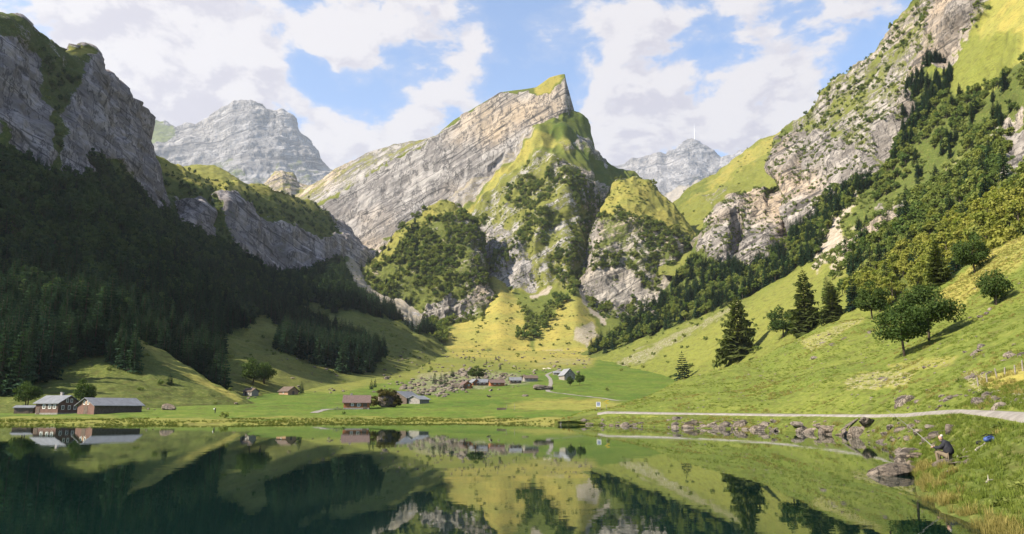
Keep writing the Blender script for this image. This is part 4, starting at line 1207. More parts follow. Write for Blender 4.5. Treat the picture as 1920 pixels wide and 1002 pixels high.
ZONES = {('spruce', 'left'): ('dark spruce packed in the shaded forest on the left slope', 'spruces of the left forest'),
         ('wood', 'left'): ('dark broadleaf tree in the shaded wood below the left cliffs', 'broadleaf trees of the left wood'),
         ('wood', 'leftcliff'): ('stunted tree rooted on a ledge of the left cliffs', 'trees on the left cliff ledges'),
         ('broadleaf', 'peak'): ('leafy tree growing on the steep flanks below the peak', 'trees on the flanks of the peak'),
         ('spruce', 'peak'): ('spruce growing on the wooded buttress below the fin', 'spruces on the left buttress'),
         ('spruce', 'right'): ('dark spruce in the forest bands of the right mountainside', 'spruces of the right mountainside'),
         ('broadleaf', 'right'): ('green broadleaf tree in the forest of the right mountainside', 'broadleaf trees of the right mountainside'),
         ('sunlit_broadleaf', 'sun_grove'): ('yellow-green sunlit tree in the grove behind the meadow crest', 'yellow-green grove behind the crest'),
         ('spruce', 'floor'): ('young spruce standing alone on the rough valley pasture', 'young spruces of the valley pasture'),
         ('shrub', 'floor'): ('low shrub on the rough pasture of the valley', 'shrubs of the valley pasture'),
         ('shrub', 'leftmeadow'): ('small dark shrub on the shaded grassy slope', 'shrubs of the left grass slopes'),
         ('shrub', 'leftcliff'): ('low shrub clinging to the left cliffs', 'shrubs of the left cliffs'),
         ('shrub', 'peak'): ('low shrub on the rocky flank of the peak', 'shrubs of the peak'),
         ('shrub', 'fan'): ('shrub on the bright yellow grass fans below the peak', 'shrubs of the grass fans'),
         ('shrub', 'right'): ('low pine scrub on the cliffs of the right mountainside', 'scrub of the right cliffs'),
         ('shrub', 'rightfoot'): ('shrub on the stony foot of the right mountainside', 'shrubs at the right foot')}
NAMES = {'wood': 'broadleaf_tree', 'spruce': 'spruce_tree', 'broadleaf': 'broadleaf_tree', 'sunlit_broadleaf': 'sunlit_tree', 'shrub': 'shrub'}
CATS = {'wood': 'tree', 'spruce': 'spruce', 'broadleaf': 'tree', 'sunlit_broadleaf': 'tree', 'shrub': 'shrub'}
MASSL = {'wood': 'far mass of dark broadleaf trees of the left wood', 'spruce': 'far mass of dark spruces in the valley forests', 'broadleaf': 'far mass of broadleaf trees on the mountainsides',
         'sunlit_broadleaf': 'further yellow-green trees of the grove behind the crest', 'shrub': 'far low scrub spotted over cliffs and pastures'}
KEEP = {'wood': 200, 'spruce': 290, 'broadleaf': 95, 'sunlit_broadleaf': 120, 'shrub': 150}


def pick(v, table):
    for lim, word in table:
        if v < lim:
            return word
    return table[-1][1]


def where(kind, zone, h, x, y):
    """words that narrow a forest tree down to its stand"""
    if zone == 'left':
        size = pick(h, [(13, 'low'), (17, 'middling'), (22, 'tall'), (99, 'towering')])
        col = pick(x, [(45, 'at the left picture edge'), (95, 'straight above the pink house'), (150, 'above the gap between house and barn'), (205, 'above the barn'), (260, 'beside the white rock step'), (330, 'behind the spur crest'),
                       (400, 'at the lower end of the first forest tongue'), (470, 'above the stone hut trees'), (560, 'in the second forest tongue'), (640, 'in the third forest tongue'), (2000, 'at the tip of the long forest tongue')])
        row = pick(y, [(400, 'close under the cliffs'), (480, 'high on the slope'), (560, 'halfway up the slope'), (640, 'low on the slope'), (2000, 'at the forest foot')])
        return '%s dark %s %s, %s' % (size, 'spruce' if kind == 'spruce' else 'tree', col, row)
    if zone == 'sun_grove':
        col = pick(x, [(1640, 'at the left end of the grove'), (1700, 'left of the dark spruce'), (1770, 'behind the dark spruce'), (1830, 'between dark spruce and dark tree'), (1880, 'right of the dark tree'), (2000, 'at the right picture edge')])
        row = pick(y, [(420, 'in the top row'), (470, 'in the upper rows'), (510, 'in the lower rows'), (2000, 'in the front row')])
        return '%s yellow-green tree %s, %s' % (pick(h, [(10, 'low'), (12, 'middling'), (99, 'tall')]), col, row)
    if zone == 'right' and kind == 'shrub':
        col = pick(x, [(1380, 'above the dark forest'), (1460, 'beside the black cleft'), (1560, 'on the pale cliff'), (1660, 'on the cliff ridge'), (1760, 'by the dark gully'), (2000, 'below the bright upper pasture')])
        row = pick(y, [(120, 'near the skyline'), (220, 'high up'), (330, 'at middle height'), (430, 'low down'), (2000, 'at the cliff foot')])
        return 'pine scrub %s, right mountainside, %s' % (col, row)
    if zone == 'right':
        col = pick(x, [(1300, 'at the lower left'), (1450, 'under the black cleft'), (1580, 'left of the bare earth streak'), (1700, 'right of the bare earth streak'), (1800, 'below the upper pasture'), (2000, 'at the right picture edge')])
        row = pick(y, [(180, 'in the highest rows'), (250, 'high up'), (320, 'above middle height'), (380, 'at middle height'), (430, 'below middle height'), (480, 'low down'), (2000, 'near the slope foot')])
        return '%s green %s, right forest %s, %s' % (pick(h, [(8, 'low'), (10, 'middling'), (12, 'tall'), (99, 'very tall')]), 'spruce' if kind == 'spruce' else 'tree', col, row)
    return None


def grow():
    for kind, protos in (('spruce', SPR), ('wood', WOD), ('broadleaf', BRD), ('sunlit_broadleaf', SUNLIT), ('shrub', SHR)):
        it = [q for q in POINTS[kind] if ground_z(q[0][0], q[0][1]) - q[0][2] < (3.0 if q[4] in ('left', 'leftmeadow', 'floor', 'sun_grove', 'fan', 'rightfoot') else 14.0)]
        size = np.array([q[1] * F / max(q[0][1], 1) for q in it])
        inframe = []
        P = np.array([q[0] for q in it])
        px, py = to_pix(P)
        order = np.argsort(-size)
        chosen = set()
        for k in order:
            if len(chosen) >= KEEP[kind]:
                break
            if not (5 < px[k] < 1915 and 5 < py[k] < 990):
                continue
            q = it[k]
            if seen(q[0] + np.array([0, 0, q[1] * .8]), .985):
                chosen.add(k)
        for k in sorted(chosen):
            q = it[k]
            lab, grp = ZONES[(kind, q[4])]
            lab = where(kind, q[4], q[1], px[k], py[k]) or lab
            plant(protos[q[3] % len(protos)], NAMES[kind], q[0], q[1], q[2], lab, CATS[kind], grp)
        for pi, pr in enumerate(protos):
            rest = [q for k, q in enumerate(it) if k not in chosen and q[3] % len(protos) == pi]
            if rest and pr.first:
                stuff_instances({'wood': 'broadleaf_wood', 'spruce': 'spruce_forest', 'broadleaf': 'broadleaf_forest', 'sunlit_broadleaf': 'grove_foliage', 'shrub': 'scrub_vegetation'}[kind],
                                MASSL[kind], pr.first, [q[0] for q in rest], [q[1] / pr.h for q in rest], [q[2] for q in rest], kind)
        print(kind, len(it), 'single', len(chosen))


grow()

# ------------------------------------------------------------------ trees of the near hillside, one by one
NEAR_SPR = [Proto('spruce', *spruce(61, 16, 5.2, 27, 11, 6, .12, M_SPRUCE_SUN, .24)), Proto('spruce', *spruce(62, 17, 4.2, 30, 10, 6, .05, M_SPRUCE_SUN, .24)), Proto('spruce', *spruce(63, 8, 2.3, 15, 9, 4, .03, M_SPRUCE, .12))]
NEAR_BRD = [Proto('broadleaf', *broadleaf(64, 11, 5.2, 5600, .22, 26, .18, M_LEAF_DARK, .7)), Proto('broadleaf', *broadleaf(65, 10, 4.6, 4200, .23, 21, .10, M_LEAF_DARK, .9)), Proto('broadleaf', *broadleaf(66, 9, 4.0, 3600, .22, 20, .12, M_LEAF_DARK, 1.0, stems=2))]


def near_tree(pr, px, py, top, label, cat, name, sq=1.0, rz=0.0):
    p = cast(px, py)
    hgt = (py - top) / F * p.y * 1.03
    plant(pr, name, (p.x, p.y, p.z - .15), hgt, rz, label, cat, None, sq)


near_tree(NEAR_SPR[0], 1386, 672, 556, 'broad olive spruce alone on the meadow with bare trunk showing', 'spruce', 'spruce_tree', .88)
near_tree(NEAR_SPR[1], 1512, 622, 503, 'tall slender olive spruce on the meadow crest above the rubble', 'spruce', 'spruce_tree', .95, 1.0)
near_tree(NEAR_SPR[2], 1280, 711, 660, 'small dense dark spruce at the lower end of the meadow', 'spruce', 'spruce_tree', 1.1)
near_tree(NEAR_BRD[1], 1468, 634, 570, 'round dark bushy tree at the foot of the slender spruce', 'tree', 'maple_tree', 1.05)
near_tree(NEAR_SPR[1], 1562, 600, 525, 'dark spruce just behind the crest beside the slender spruce', 'spruce', 'spruce_tree', 1.1, 2.0)
near_tree(NEAR_BRD[1], 1636, 598, 522, 'dark round maple on the crest between spruces and the big maples', 'tree', 'maple_tree', 1.0, 2.4)
near_tree(NEAR_BRD[0], 1742, 640, 527, 'taller of the two big maples on the meadow', 'tree', 'maple_tree', 1.0, .5)
near_tree(NEAR_BRD[0], 1697, 668, 562, 'lower front one of the two big maples with a spreading crown', 'tree', 'maple_tree', 1.12, 2.2)
near_tree(NEAR_BRD[2], 1868, 572, 496, 'small dark tree with two stems on the upper meadow', 'tree', 'maple_tree', .95, 1.2)
near_tree(NEAR_SPR[1], 1760, 535, 445, 'dark spruce before the bright yellow grove', 'spruce', 'spruce_tree', .95, 3.0)
near_tree(NEAR_BRD[1], 1828, 512, 430, 'large dark tree in front of the yellow grove', 'tree', 'maple_tree', 1.0, 4.0)
near_tree(NEAR_BRD[2], 50, 762, 712, 'olive round tree behind the pink house', 'tree', 'maple_tree', 1.1, 4.0)
near_tree(NEAR_BRD[1], 155, 762, 708, 'dark tree between the pink house and the barn', 'tree', 'maple_tree', .9, 2.0)
near_tree(NEAR_BRD[1], 474, 722, 668, 'dark leafy tree above the small stone hut', 'tree', 'maple_tree', 1.1, 1.0)
near_tree(NEAR_BRD[2], 495, 720, 676, 'lower dark tree beside the leafy tree above the stone hut', 'tree', 'maple_tree', 1.2, 2.0)
near_tree(NEAR_SPR[2], 565, 738, 715, 'little spruce beside the dark-roofed hut', 'spruce', 'spruce_tree', .9)
near_tree(NEAR_BRD[1], 1087, 722, 697, 'dark egg-shaped tree beside the white gabled house', 'tree', 'maple_tree', .85, 1.0)
near_tree(NEAR_BRD[2], 1069, 724, 704, 'smaller dark tree in front of the white gabled house', 'tree', 'maple_tree', .85, 2.0)
near_tree(NEAR_BRD[1], 893, 712, 685, 'dark dome-shaped tree rising out of the boulder field', 'tree', 'maple_tree', 1.5, 3.0)
near_tree(NEAR_SPR[2], 318, 720, 700, 'lone dark little tree on the left grassy spur', 'spruce', 'spruce_tree', 1.3)

# ------------------------------------------------------------------ paths
M_PATH = simple_mat('gravel_path', (.235, .215, .195), .95, .1, (1.2, (.155, .14, .125), .9))


def ribbon(name, pts, width, label, lift=.07, n=4):
    """a trodden path laid over the ground through the given pixels"""
    W3 = [cast(x, y) for x, y in pts]
    W3 = [w for w in W3 if w]
    dense = []
    for a, b in zip(W3[:-1], W3[1:]):
        k = max(2, int((b - a).length / 4))
        for t in range(k):
            dense.append(a.lerp(b, t / k))
    dense.append(W3[-1])
    dense = np.array([tuple(v) for v in dense])
    for _ in range(3):
        dense[1:-1] = .5 * dense[1:-1] + .25 * (dense[:-2] + dense[2:])
    tg = np.gradient(dense, axis=0)
    tg[:, 2] = 0
    tg /= np.linalg.norm(tg, axis=1)[:, None]
    sd_ = np.stack([tg[:, 1], -tg[:, 0], 0 * tg[:, 0]], 1)
    rows = []
    for k in range(n + 1):
        q = dense + sd_ * width * (k / n - .5) * (1 + .18 * np.sin(np.arange(len(dense)) * 1.7))[:, None]
        q[:, 2] = [ground_z(x, y, z + 30) + lift for x, y, z in q]
        rows.append(q)
    o = grid_mesh(name, np.stack(rows), None, M_PATH)
    o['label'] = label
    return o


def shelf_path():
    xs = np.linspace(1120, 2320, 420)
    a, b = np.array(PATH_N), np.array(PATH_F)
    pn = place(xs, np.interp(xs, a[:, 0], a[:, 1]), np.interp(xs, a[:, 0], a[:, 2]))
    pf = place(xs, np.interp(xs, b[:, 0], b[:, 1]), np.interp(xs, b[:, 0], b[:, 2]))
    wob = .35 * fbm(pn / 6, 3)
    wob2 = .35 * fbm(pf / 6 + 9, 3)
    rows = []
    for k in range(7):
        t = .18 + .64 * k / 6
        q = pn * (1 - t) + pf * t
        dv = (pf - pn) / np.linalg.norm(pf - pn, axis=1)[:, None]
        q = q + dv * ((1 - k / 6) * wob + k / 6 * wob2)[:, None]
        q[:, 2] += .07 + .06 * math.sin(math.pi * k / 6)
        rows.append(q)
    for edge, inner, at in ((rows[0], rows[1], 0), (rows[-1], rows[-2], None)):      # worn shoulders running down into the grass
        sk = edge + (edge - inner) * .5
        sk[:, 2] = edge[:, 2] - .35
        rows.insert(0, sk) if at == 0 else rows.append(sk)
    o = grid_mesh('footpath', np.stack(rows), None, M_PATH)
    o['label'] = 'pale gravel footpath along the rocky right shore'


shelf_path()
ribbon('footpath', [(1172, 752), (1140, 749), (1110, 745), (1075, 741), (1045, 737), (1026, 735), (1030, 727), (1033, 719), (1032, 711), (1024, 703), (1036, 698), (1052, 692)], 2.3, 'winding pale track across the green valley floor')
ribbon('footpath', [(588, 775), (600, 771), (614, 767), (640, 768)], 2.2, 'short pale path beside the orange hut')

# ------------------------------------------------------------------ stones
M_ROCK = land_material('boulder_stone', rock_scale=14, strata=(.2, .3, .9), warm=.25, fine=1.3, tint=(.72, .63, .53))


def stone_mesh(seed, flat=.7, sub=3, rough=.30):
    import bmesh
    bm = bmesh.new()
    bmesh.ops.create_icosphere(bm, subdivisions=sub, radius=1.0)
    co = np.array([v.co[:] for v in bm.verts])
    rs = np.random.RandomState(seed)
    off = rs.uniform(0, 50, 3)
    d = 1 + rough * fbm(co * .9 + off, 3, .5) + .14 * ridged(co * 2.2 + off, 3, .5)
    co = co * d[:, None]
    # a few split faces
    for k in range(7):
        n = rs.normal(size=3)
        n /= np.linalg.norm(n)
        t = rs.uniform(.55, .85)
        over = np.maximum(co @ n - t, 0)
        co -= np.outer(over * .85, n)
    co *= np.array([1.15, .85, flat])
    for v, c in zip(bm.verts, co):
        v.co = c
    me = bpy.data.meshes.new('stone')
    bm.to_mesh(me)
    bm.free()
    at = me.attributes.new('mask', 'FLOAT_COLOR', 'POINT')
    at.data.foreach_set('color', np.tile(np.array([1, 0, 0, 0], np.float32), (len(me.vertices), 1)).ravel())
    me.materials.append(M_ROCK)
    return me


STONES = [stone_mesh(s, f) for s, f in ((1, .62), (2, .75), (3, .5), (4, .85), (5, .4), (6, .68))]
SMALL = [stone_mesh(s + 20, f, 2) for s, f in ((1, .62), (2, .75), (3, .5))]
_rb = np.random.RandomState(77)


def stone(loc, r, label, group=None, name='boulder', me=None, rot=None, scale=None):
    me = me or STONES[_rb.randint(len(STONES))]
    o = link_mesh(name, me, None, loc, rot or (_rb.normal() * .2, _rb.normal() * .2, _rb.uniform(0, 6.28)),
                  scale or (r * _rb.uniform(.8, 1.25), r * _rb.uniform(.8, 1.2), r * _rb.uniform(.75, 1.15)))
    tag(o, label, 'boulder', group)
    return o


def shore_line(px):
    return np.interp(px, [p[0] for p in WLINE], [p[1] for p in WLINE])


# shore rocks between water and path
SHORE = []
for k in range(200):
    x = _rb.uniform(1095, 1712)
    w = shore_line(x)
    top = np.interp(x, [p[0] for p in PATH_N], [p[1] for p in PATH_N])
    u = _rb.rand() ** 1.7
    y = w - u * (w - top - 3) * .85
    clump = fbm(np.array([[x / 34, 3.1, 0]]), 2)[0]
    if clump < -.18 and _rb.rand() < .75:
        continue
    SHORE.append((x, y, (.2 + .6 * _rb.rand() ** 1.8) * (1.35 if clump > .15 else .85)))
for x, y, r in SHORE:
    p = cast(x, y)
    if p and p.y < 175:
        stone((p.x, p.y, max(p.z, -.1) - .22 * r), r, '%s grey stone %s of the rocky bank, %s' % (pick(r, [(.3, 'small'), (.55, 'middling'), (9, 'large')]), 'at the water edge' if p.z < .45 else 'under the path edge', pick(x, [(1160, 'below the information board'), (1230, 'right of the information board'), (1310, 'below the small dense spruce'), (1400, 'below the broad spruce'), (1480, 'left of the slender spruce'), (1560, 'below the slender spruce'), (1640, 'beside the leaning slab'), (9999, 'before the boulder heap')])), 'stones of the rocky bank')
PILE = [(1725, 812, 1.1), (1745, 822, .8), (1765, 815, 1.0), (1783, 806, .8), (1735, 832, .6), (1756, 835, .55), (1772, 828, .5), (1708, 822, .9), (1690, 806, 1.0), (1712, 800, .9), (1672, 800, .8), (1660, 812, .7), (1795, 822, .6), (1750, 800, .8), (1725, 790, .6), (1640, 806, .6), (1762, 848, .35), (1790, 835, .3)]
for x, y, r in PILE:
    p = cast(x, y)
    stone((p.x, p.y, p.z - .12 * r), r * .52, 'brown-grey boulder in the heap behind the angler', 'boulders heaped behind the angler')
p = cast(1628, 800)
stone((p.x, p.y, p.z + .3), 1, 'big pale boulder with a leaning slab at the water beside the reeds', None, 'boulder', STONES[1], (.1, .2, .5), (.95, .7, .8))
p = cast(1592, 806)
stone((p.x, p.y, p.z + .5), 1, 'long pale slab of stone leaning on the bank rocks', None, 'stone_slab', STONES[4], (.1, -.5, .2), (1.5, .35, .28))
# the rock in the water beside the angler
d = on_level(1676, 893, 0)
q = place(1676, 893, d + .6)
stone((q[0], q[1], .06), 1, 'large flat weathered rock lying in the water beside the angler', None, 'boulder', STONES[2], (.06, -.10, .25), (.98, .74, .80))
q = place(1650, 886, on_level(1650, 886, 0))
stone((q[0], q[1], .08), 1, 'pointed flat slab at the tip of the rock in the water', None, 'stone_slab', STONES[4], (.0, -.06, .05), (.55, .4, .42))
p = cast(1722, 856)
stone((p.x, p.y, p.z), 1, 'low brown flat rock left of the angler at the water', None, 'boulder', STONES[2], (0, .05, .6), (.6, .4, .34))
for x, y, sx in ((1800, 868, .9), (1815, 857, .7), (1784, 884, .6)):
    p = cast(x, y)
    stone((p.x, p.y, p.z - .02), 1, 'flat pale stone in the grass beside the angler', 'flat stones beside the angler', 'boulder', STONES[4], (.1, 0, .3), (sx * .6, .26, .2))
# meadow outcrops
OUT = [(1700, 755, 1.1, 9, 14), (1780, 745, .7, 4, 10), (1875, 757, .8, 12, 34), (1840, 735, .5, 6, 20), (1660, 712, .6, 10, 30), (1560, 640, .9, 10, 22), (1530, 655, .8, 8, 18), (1740, 688, .7, 5, 26), (1830, 660, .9, 6, 20),
       (1890, 665, .9, 6, 20), (1835, 700, .7, 7, 20), (1522, 673, 1.1, 4, 10), (1625, 625, 1.0, 3, 10), (1690, 575, 1.0, 5, 22), (1845, 592, .9, 5, 18), (1480, 712, .6, 5, 16), (1390, 680, .9, 5, 12), (1420, 700, .5, 5, 30), (1900, 540, .8, 4, 16)]
MH = {(1700, 755): 'close above the path', (1780, 745): 'left of the fence above the path', (1875, 757): 'in the rock wall under the fence', (1840, 735): 'below the first fence post', (1660, 712): 'in the bare patch below the maples', (1560, 640): 'in the rubble below the dark spruce',
      (1530, 655): 'in the rubble below the slender spruce', (1740, 688): 'below the maple shadow', (1830, 660): 'right of the maples', (1890, 665): 'above the fence', (1835, 700): 'left of the fence posts', (1522, 673): 'in the single outcrop below the rubble', (1625, 625): 'left of the maples',
      (1690, 575): 'on the crest above the maples', (1845, 592): 'under the two-stemmed tree', (1480, 712): 'low on the open slope', (1390, 680): 'at the foot of the broad spruce', (1420, 700): 'below the broad spruce', (1900, 540): 'at the upper right of the meadow'}
for (x0, y0, r0, n, spread) in OUT:
    for k in range(n):
        x, y = x0 + _rb.normal() * spread * .8, y0 + _rb.normal() * spread * .28
        p = cast(x, y)
        if p and p.y < 240 and not (y > 766):
            stone((p.x, p.y, p.z - .2 * r0), r0 * _rb.uniform(.25, .75), 'pale limestone block on the meadow hillside %s' % MH[(x0, y0)], 'blocks on the meadow hillside')
src = [link_mesh('stone', SMALL[0], None, tuple(cast(1650, 720)), None, (.12, .12, .1))]
tag(src[0], 'small pale stone on the bare patch of the meadow hillside', 'stone')
pts = scatter('near', .07, lambda x, y, p, m: (p[:, 2] > .3) & ~in_poly(x, y, PATH_POLY) & (p[:, 1] > 25) & ((nz(p, 12, 3) > .05) | (m[:, 2] > .25)), 81)
stuff_instances('stone_rubble', 'small pale stones strewn over the meadow hillside', src, pts, np.random.RandomState(3).uniform(.06, .24, len(pts)), np.random.RandomState(4).uniform(0, 6, len(pts)), 'stones')
# the boulder field on the valley floor
BF = []
poly_bf = [(735, 745), (770, 712), (830, 704), (880, 692), (905, 692), (960, 704), (1000, 704), (1000, 712), (930, 716), (880, 730), (830, 745), (780, 742)]
tries = 0
while len(BF) < 420 and tries < 9000:
    tries += 1
    x, y = _rb.uniform(700, 1010), _rb.uniform(685, 748)
    ins = in_poly(np.array([x]), np.array([y]), poly_bf)[0]
    if not ins and _rb.rand() > .07:
        continue
    p = cast(x, y)
    if p:
        BF.append((p, _rb.uniform(.5, 1.5) * (2.0 if _rb.rand() < .08 else 1.0)))
for x in range(170):
    a, b = _rb.uniform(520, 760), _rb.uniform(660, 745)
    if fbm(np.array([[a / 40, b / 25, 1.0]]), 2)[0] < .05:
        continue
    p = cast(a, b)
    if p and p.y < 800:
        BF.append((p, _rb.uniform(.35, 1.2)))
for x in range(160):
    p = cast(_rb.uniform(740, 1110), _rb.uniform(655, 700))
    if p:
        BF.append((p, _rb.uniform(.5, 1.6)))
BF.sort(key=lambda t: -t[1] / t[0].y)
for k, (p, r) in enumerate(BF[:80]):
    stone((p.x, p.y, p.z + .15 * r), r, '%s grey boulder %s' % (pick(r, [(1.0, 'small'), (1.5, 'middling'), (2.2, 'large'), (9, 'very large')]), pick(to_pix(np.array([[p.x, p.y, p.z]]))[0][0], [(640, 'on the rough pasture under the long forest tongue'), (740, 'on the pasture left of the boulder field'), (790, 'at the left end of the boulder field'), (840, 'in the left half of the boulder field'), (880, 'in the middle of the boulder field'), (930, 'in the boulder field behind the orange gables'), (1010, 'behind the dark huts of the hamlet'), (9999, 'on the pasture behind the winding track')])), 'boulders of the valley boulder field', 'boulder', SMALL[k % 3])
first_small = [o for o in COL.objects if o.name.startswith('boulder') and o.data in SMALL]
for k in range(3):
    src = [o for o in first_small if o.data == SMALL[k]][:1]
    rest = BF[80:][k::3]
    stuff_instances('rubble', 'grey rubble strewn over the valley floor', src, [(p.x, p.y, p.z + .1 * r) for p, r in rest], [r for p, r in rest], [_rb.uniform(0, 6) for _ in rest], 'rubble')
p = cast(1016, 731)
stone((p.x, p.y, p.z + .8), 1, 'single big grey boulder beside the winding track', None, 'boulder', STONES[0], (0, 0, .4), (4.4, 3.4, 3.4))
p = cast(315, 769)
stone((p.x, p.y, p.z + .6), 1, 'square grey boulder on the meadow right of the barn', None, 'boulder', STONES[3], (0, 0, .2), (1.7, 1.4, 1.45))
for x, y, r in ((196, 652, 1.3), (203, 660, .9), (244, 694, 1.5), (238, 690, .9)):
    p = cast(x, y)
    stone((p.x, p.y, p.z), r, 'pale rock at the forest edge on the grassy spur', 'pale rocks at the forest edge')
for x, y, r in ((278, 768, .5), (290, 769, .45), (330, 766, .4), (441, 757, .8), (465, 748, .9), (470, 744, .7), (478, 746, .6)):
    p = cast(x, y)
    stone((p.x, p.y, p.z), r, 'small stone at the foot of the grassy spur', 'stones at the foot of the spur')

# ------------------------------------------------------------------ houses
M_WOOD_PINK = simple_mat('faded_pink_boards', (.15, .088, .070), .85, .15, (1.5, (.105, .06, .048), .8))
M_WOOD_DARK = simple_mat('weathered_dark_boards', (.085, .062, .05), .9, .1, (2.0, (.14, .11, .09), .7))
M_WOOD_ORNG = simple_mat('orange_boards', (.30, .115, .05), .8, .15, (1.5, (.2, .08, .035), .7))
M_WOOD_TAN = simple_mat('tan_boards', (.30, .19, .12), .85, .12, (1.5, (.2, .13, .09), .7))
M_STONEWALL = simple_mat('stone_wall', (.26, .24, .215), .95, .1, (2.5, (.16, .145, .13), .9))
M_ROOF_GREY = simple_mat('grey_sheet_roof', (.16, .165, .18), .6, .3, (.9, (.11, .112, .122), .8))
M_ROOF_PALE = simple_mat('pale_sheet_roof', (.21, .215, .23), .6, .3, (.9, (.15, .155, .165), .8))
M_ROOF_BROWN = simple_mat('brown_shingle_roof', (.135, .095, .085), .9, .1, (2.5, (.085, .06, .055), .8))
M_WHITE = simple_mat('white_paint', (.74, .72, .68), .7, .2)
M_PANE = simple_mat('window_glass', (.03, .035, .04), .12, .5)
M_CHIM = simple_mat('chimney_render', (.30, .27, .25), .9)


def box(V, Fc, x0, x1, y0, y1, z0, z1):
    i = len(V)
    V += [(x0, y0, z0), (x1, y0, z0), (x1, y1, z0), (x0, y1, z0), (x0, y0, z1), (x1, y0, z1), (x1, y1, z1), (x0, y1, z1)]
    Fc += [(i, i + 3, i + 2, i + 1), (i + 4, i + 5, i + 6, i + 7), (i, i + 1, i + 5, i + 4), (i + 1, i + 2, i + 6, i + 5), (i + 2, i + 3, i + 7, i + 6), (i + 3, i, i + 4, i + 7)]


def prism(V, Fc, pts, x0, x1):
    """profile given in (y, z), run along x"""
    i, n = len(V), len(pts)
    for x in (x0, x1):
        V += [(x, y, z) for y, z in pts]
    Fc.append(tuple(i + k for k in range(n))[::-1])
    Fc.append(tuple(i + n + k for k in range(n)))
    for k in range(n):
        Fc.append((i + k, i + (k + 1) % n, i + n + (k + 1) % n, i + n + k))


def house(name, label, px, py, yaw, L, Wd, eave, ridge, wall, roof, wins=(), door=None, chimney=None, plinth=0.0, over=.5, cat='house', group=None, thick=.16, loc=None):
    """ridge along local x; wins: (side, u, z, w, h) with side 'f' (-y), 'b' (+y), 'l' (-x), 'r' (+x)"""
    p = loc or cast(px, py)
    e = empty(name, (p.x, p.y, p.z - .1), R(yaw))
    tag(e, label, cat, group)
    V, Fc = [], []
    hw = Wd / 2
    prism(V, Fc, [(-hw, -.8 if not plinth else plinth), (hw, -.8 if not plinth else plinth), (hw, eave), (0, ridge), (-hw, eave)], -L / 2, L / 2)
    link_mesh('wall', mesh_from('house_wall', V, Fc, wall), e)
    if plinth:
        V, Fc = [], []
        box(V, Fc, -L / 2 - .04, L / 2 + .04, -hw - .04, hw + .04, -.9, plinth)
        link_mesh('plinth', mesh_from('house_plinth', V, Fc, M_STONEWALL), e)
    rf = None
    for s in (-1, 1):
        V, Fc = [], []
        sl = (ridge - eave) / hw
        yo = hw + over
        zo = eave - over * sl
        prism(V, Fc, [(0, ridge + .02), (s * yo, zo + .02), (s * yo, zo + .02 + thick), (0, ridge + .02 + thick)] if s > 0 else [(s * yo, zo + .02), (-.001, ridge + .02), (-.001, ridge + .02 + thick), (s * yo, zo + .02 + thick)], -L / 2 - over, L / 2 + over)
        r_ = link_mesh('roof', mesh_from('house_roof', V, Fc, roof), e)
        rf = rf or r_
    if chimney:
        cx, cyy, hh = chimney
        V, Fc = [], []
        box(V, Fc, cx - .3, cx + .3, cyy - .3, cyy + .3, eave, ridge + hh)
        box(V, Fc, cx - .38, cx + .38, cyy - .38, cyy + .38, ridge + hh + .003, ridge + hh + .12)
        link_mesh('chimney', mesh_from('house_chimney', V, Fc, M_CHIM), rf)
    for kind, items in (('window', wins), ('door', [door] if door else [])):
        for (sd2, u, z, w, h) in items:
            V, Fc = [], []
            box(V, Fc, -w / 2 - .09, w / 2 + .09, -.05, .05, -h / 2 - .09, h / 2 + .09)
            fr = link_mesh(kind, mesh_from(kind + '_frame', V, Fc, M_WHITE if kind == 'window' else M_WOOD_DARK), e)
            off = {'f': (u, -hw - .03, z), 'b': (u, hw + .03, z), 'l': (-L / 2 - .03, u, z), 'r': (L / 2 + .03, u, z)}[sd2]
            fr.location = off
            fr.rotation_euler = (0, 0, {'f': 0, 'b': math.pi, 'l': -math.pi / 2, 'r': math.pi / 2}[sd2])
            if kind == 'window':
                V, Fc = [], []
                for a in (-1, 1):
                    box(V, Fc, a * w / 4 - w / 4 + .03, a * w / 4 + w / 4 - .03, -.065, -.052, -h / 2 + .03, h / 2 - .03)
                link_mesh('pane', mesh_from('pane', V, Fc, M_PANE), fr)
                V, Fc = [], []
                for a in (-1, 1):
                    box(V, Fc, a * (w / 2 + .34) - .22, a * (w / 2 + .34) + .22, -.045, -.005, -h / 2, h / 2)
                link_mesh('shutter', mesh_from('shutter', V, Fc, M_WOOD_DARK if wall is not M_WOOD_DARK else M_WOOD_TAN), fr)
    return e


def gable(e, L, Wd, eave, ridge, mat):
    V, Fc = [], []
    hw = Wd / 2
    prism(V, Fc, [(-hw + .05, -.5), (hw - .05, -.5), (hw - .05, eave - .02), (0, ridge - .06), (-hw + .05, eave - .02)], -L / 2 - .025, -L / 2 - .004)
    link_mesh('gable_boards', mesh_from('gable_boards', V, Fc, mat), e)


house('wooden_house', 'pink wooden house with grey roof and chimney on the left shore', 107, 776, -14, 7.0, 7.0, 2.9, 4.7, M_WOOD_PINK, M_ROOF_GREY,
      [('f', -.9, 1.9, .7, .9), ('f', .9, 1.9, .7, .9), ('f', 2.4, 1.9, .7, .9), ('r', -2.0, 1.7, .7, .9), ('r', .1, 1.7, .7, .9), ('r', 2.0, 1.7, .7, .9), ('r', -.7, 3.5, .6, .8), ('r', .7, 3.5, .6, .8)],
      ('f', -2.7, .8, 1.0, 1.9), (.5, .5, .9), plinth=.35, over=.55)
_b = house('barn', 'long dark barn with grey roof and pink gable beside the pink house', 206, 774, 60, 13.0, 7.2, 2.0, 3.7, M_WOOD_DARK, M_ROOF_GREY,
      [('l', -.8, 2.6, .6, .8), ('l', .8, 2.6, .6, .8)], ('l', 0, .8, 1.4, 1.9), over=.6, cat='barn')
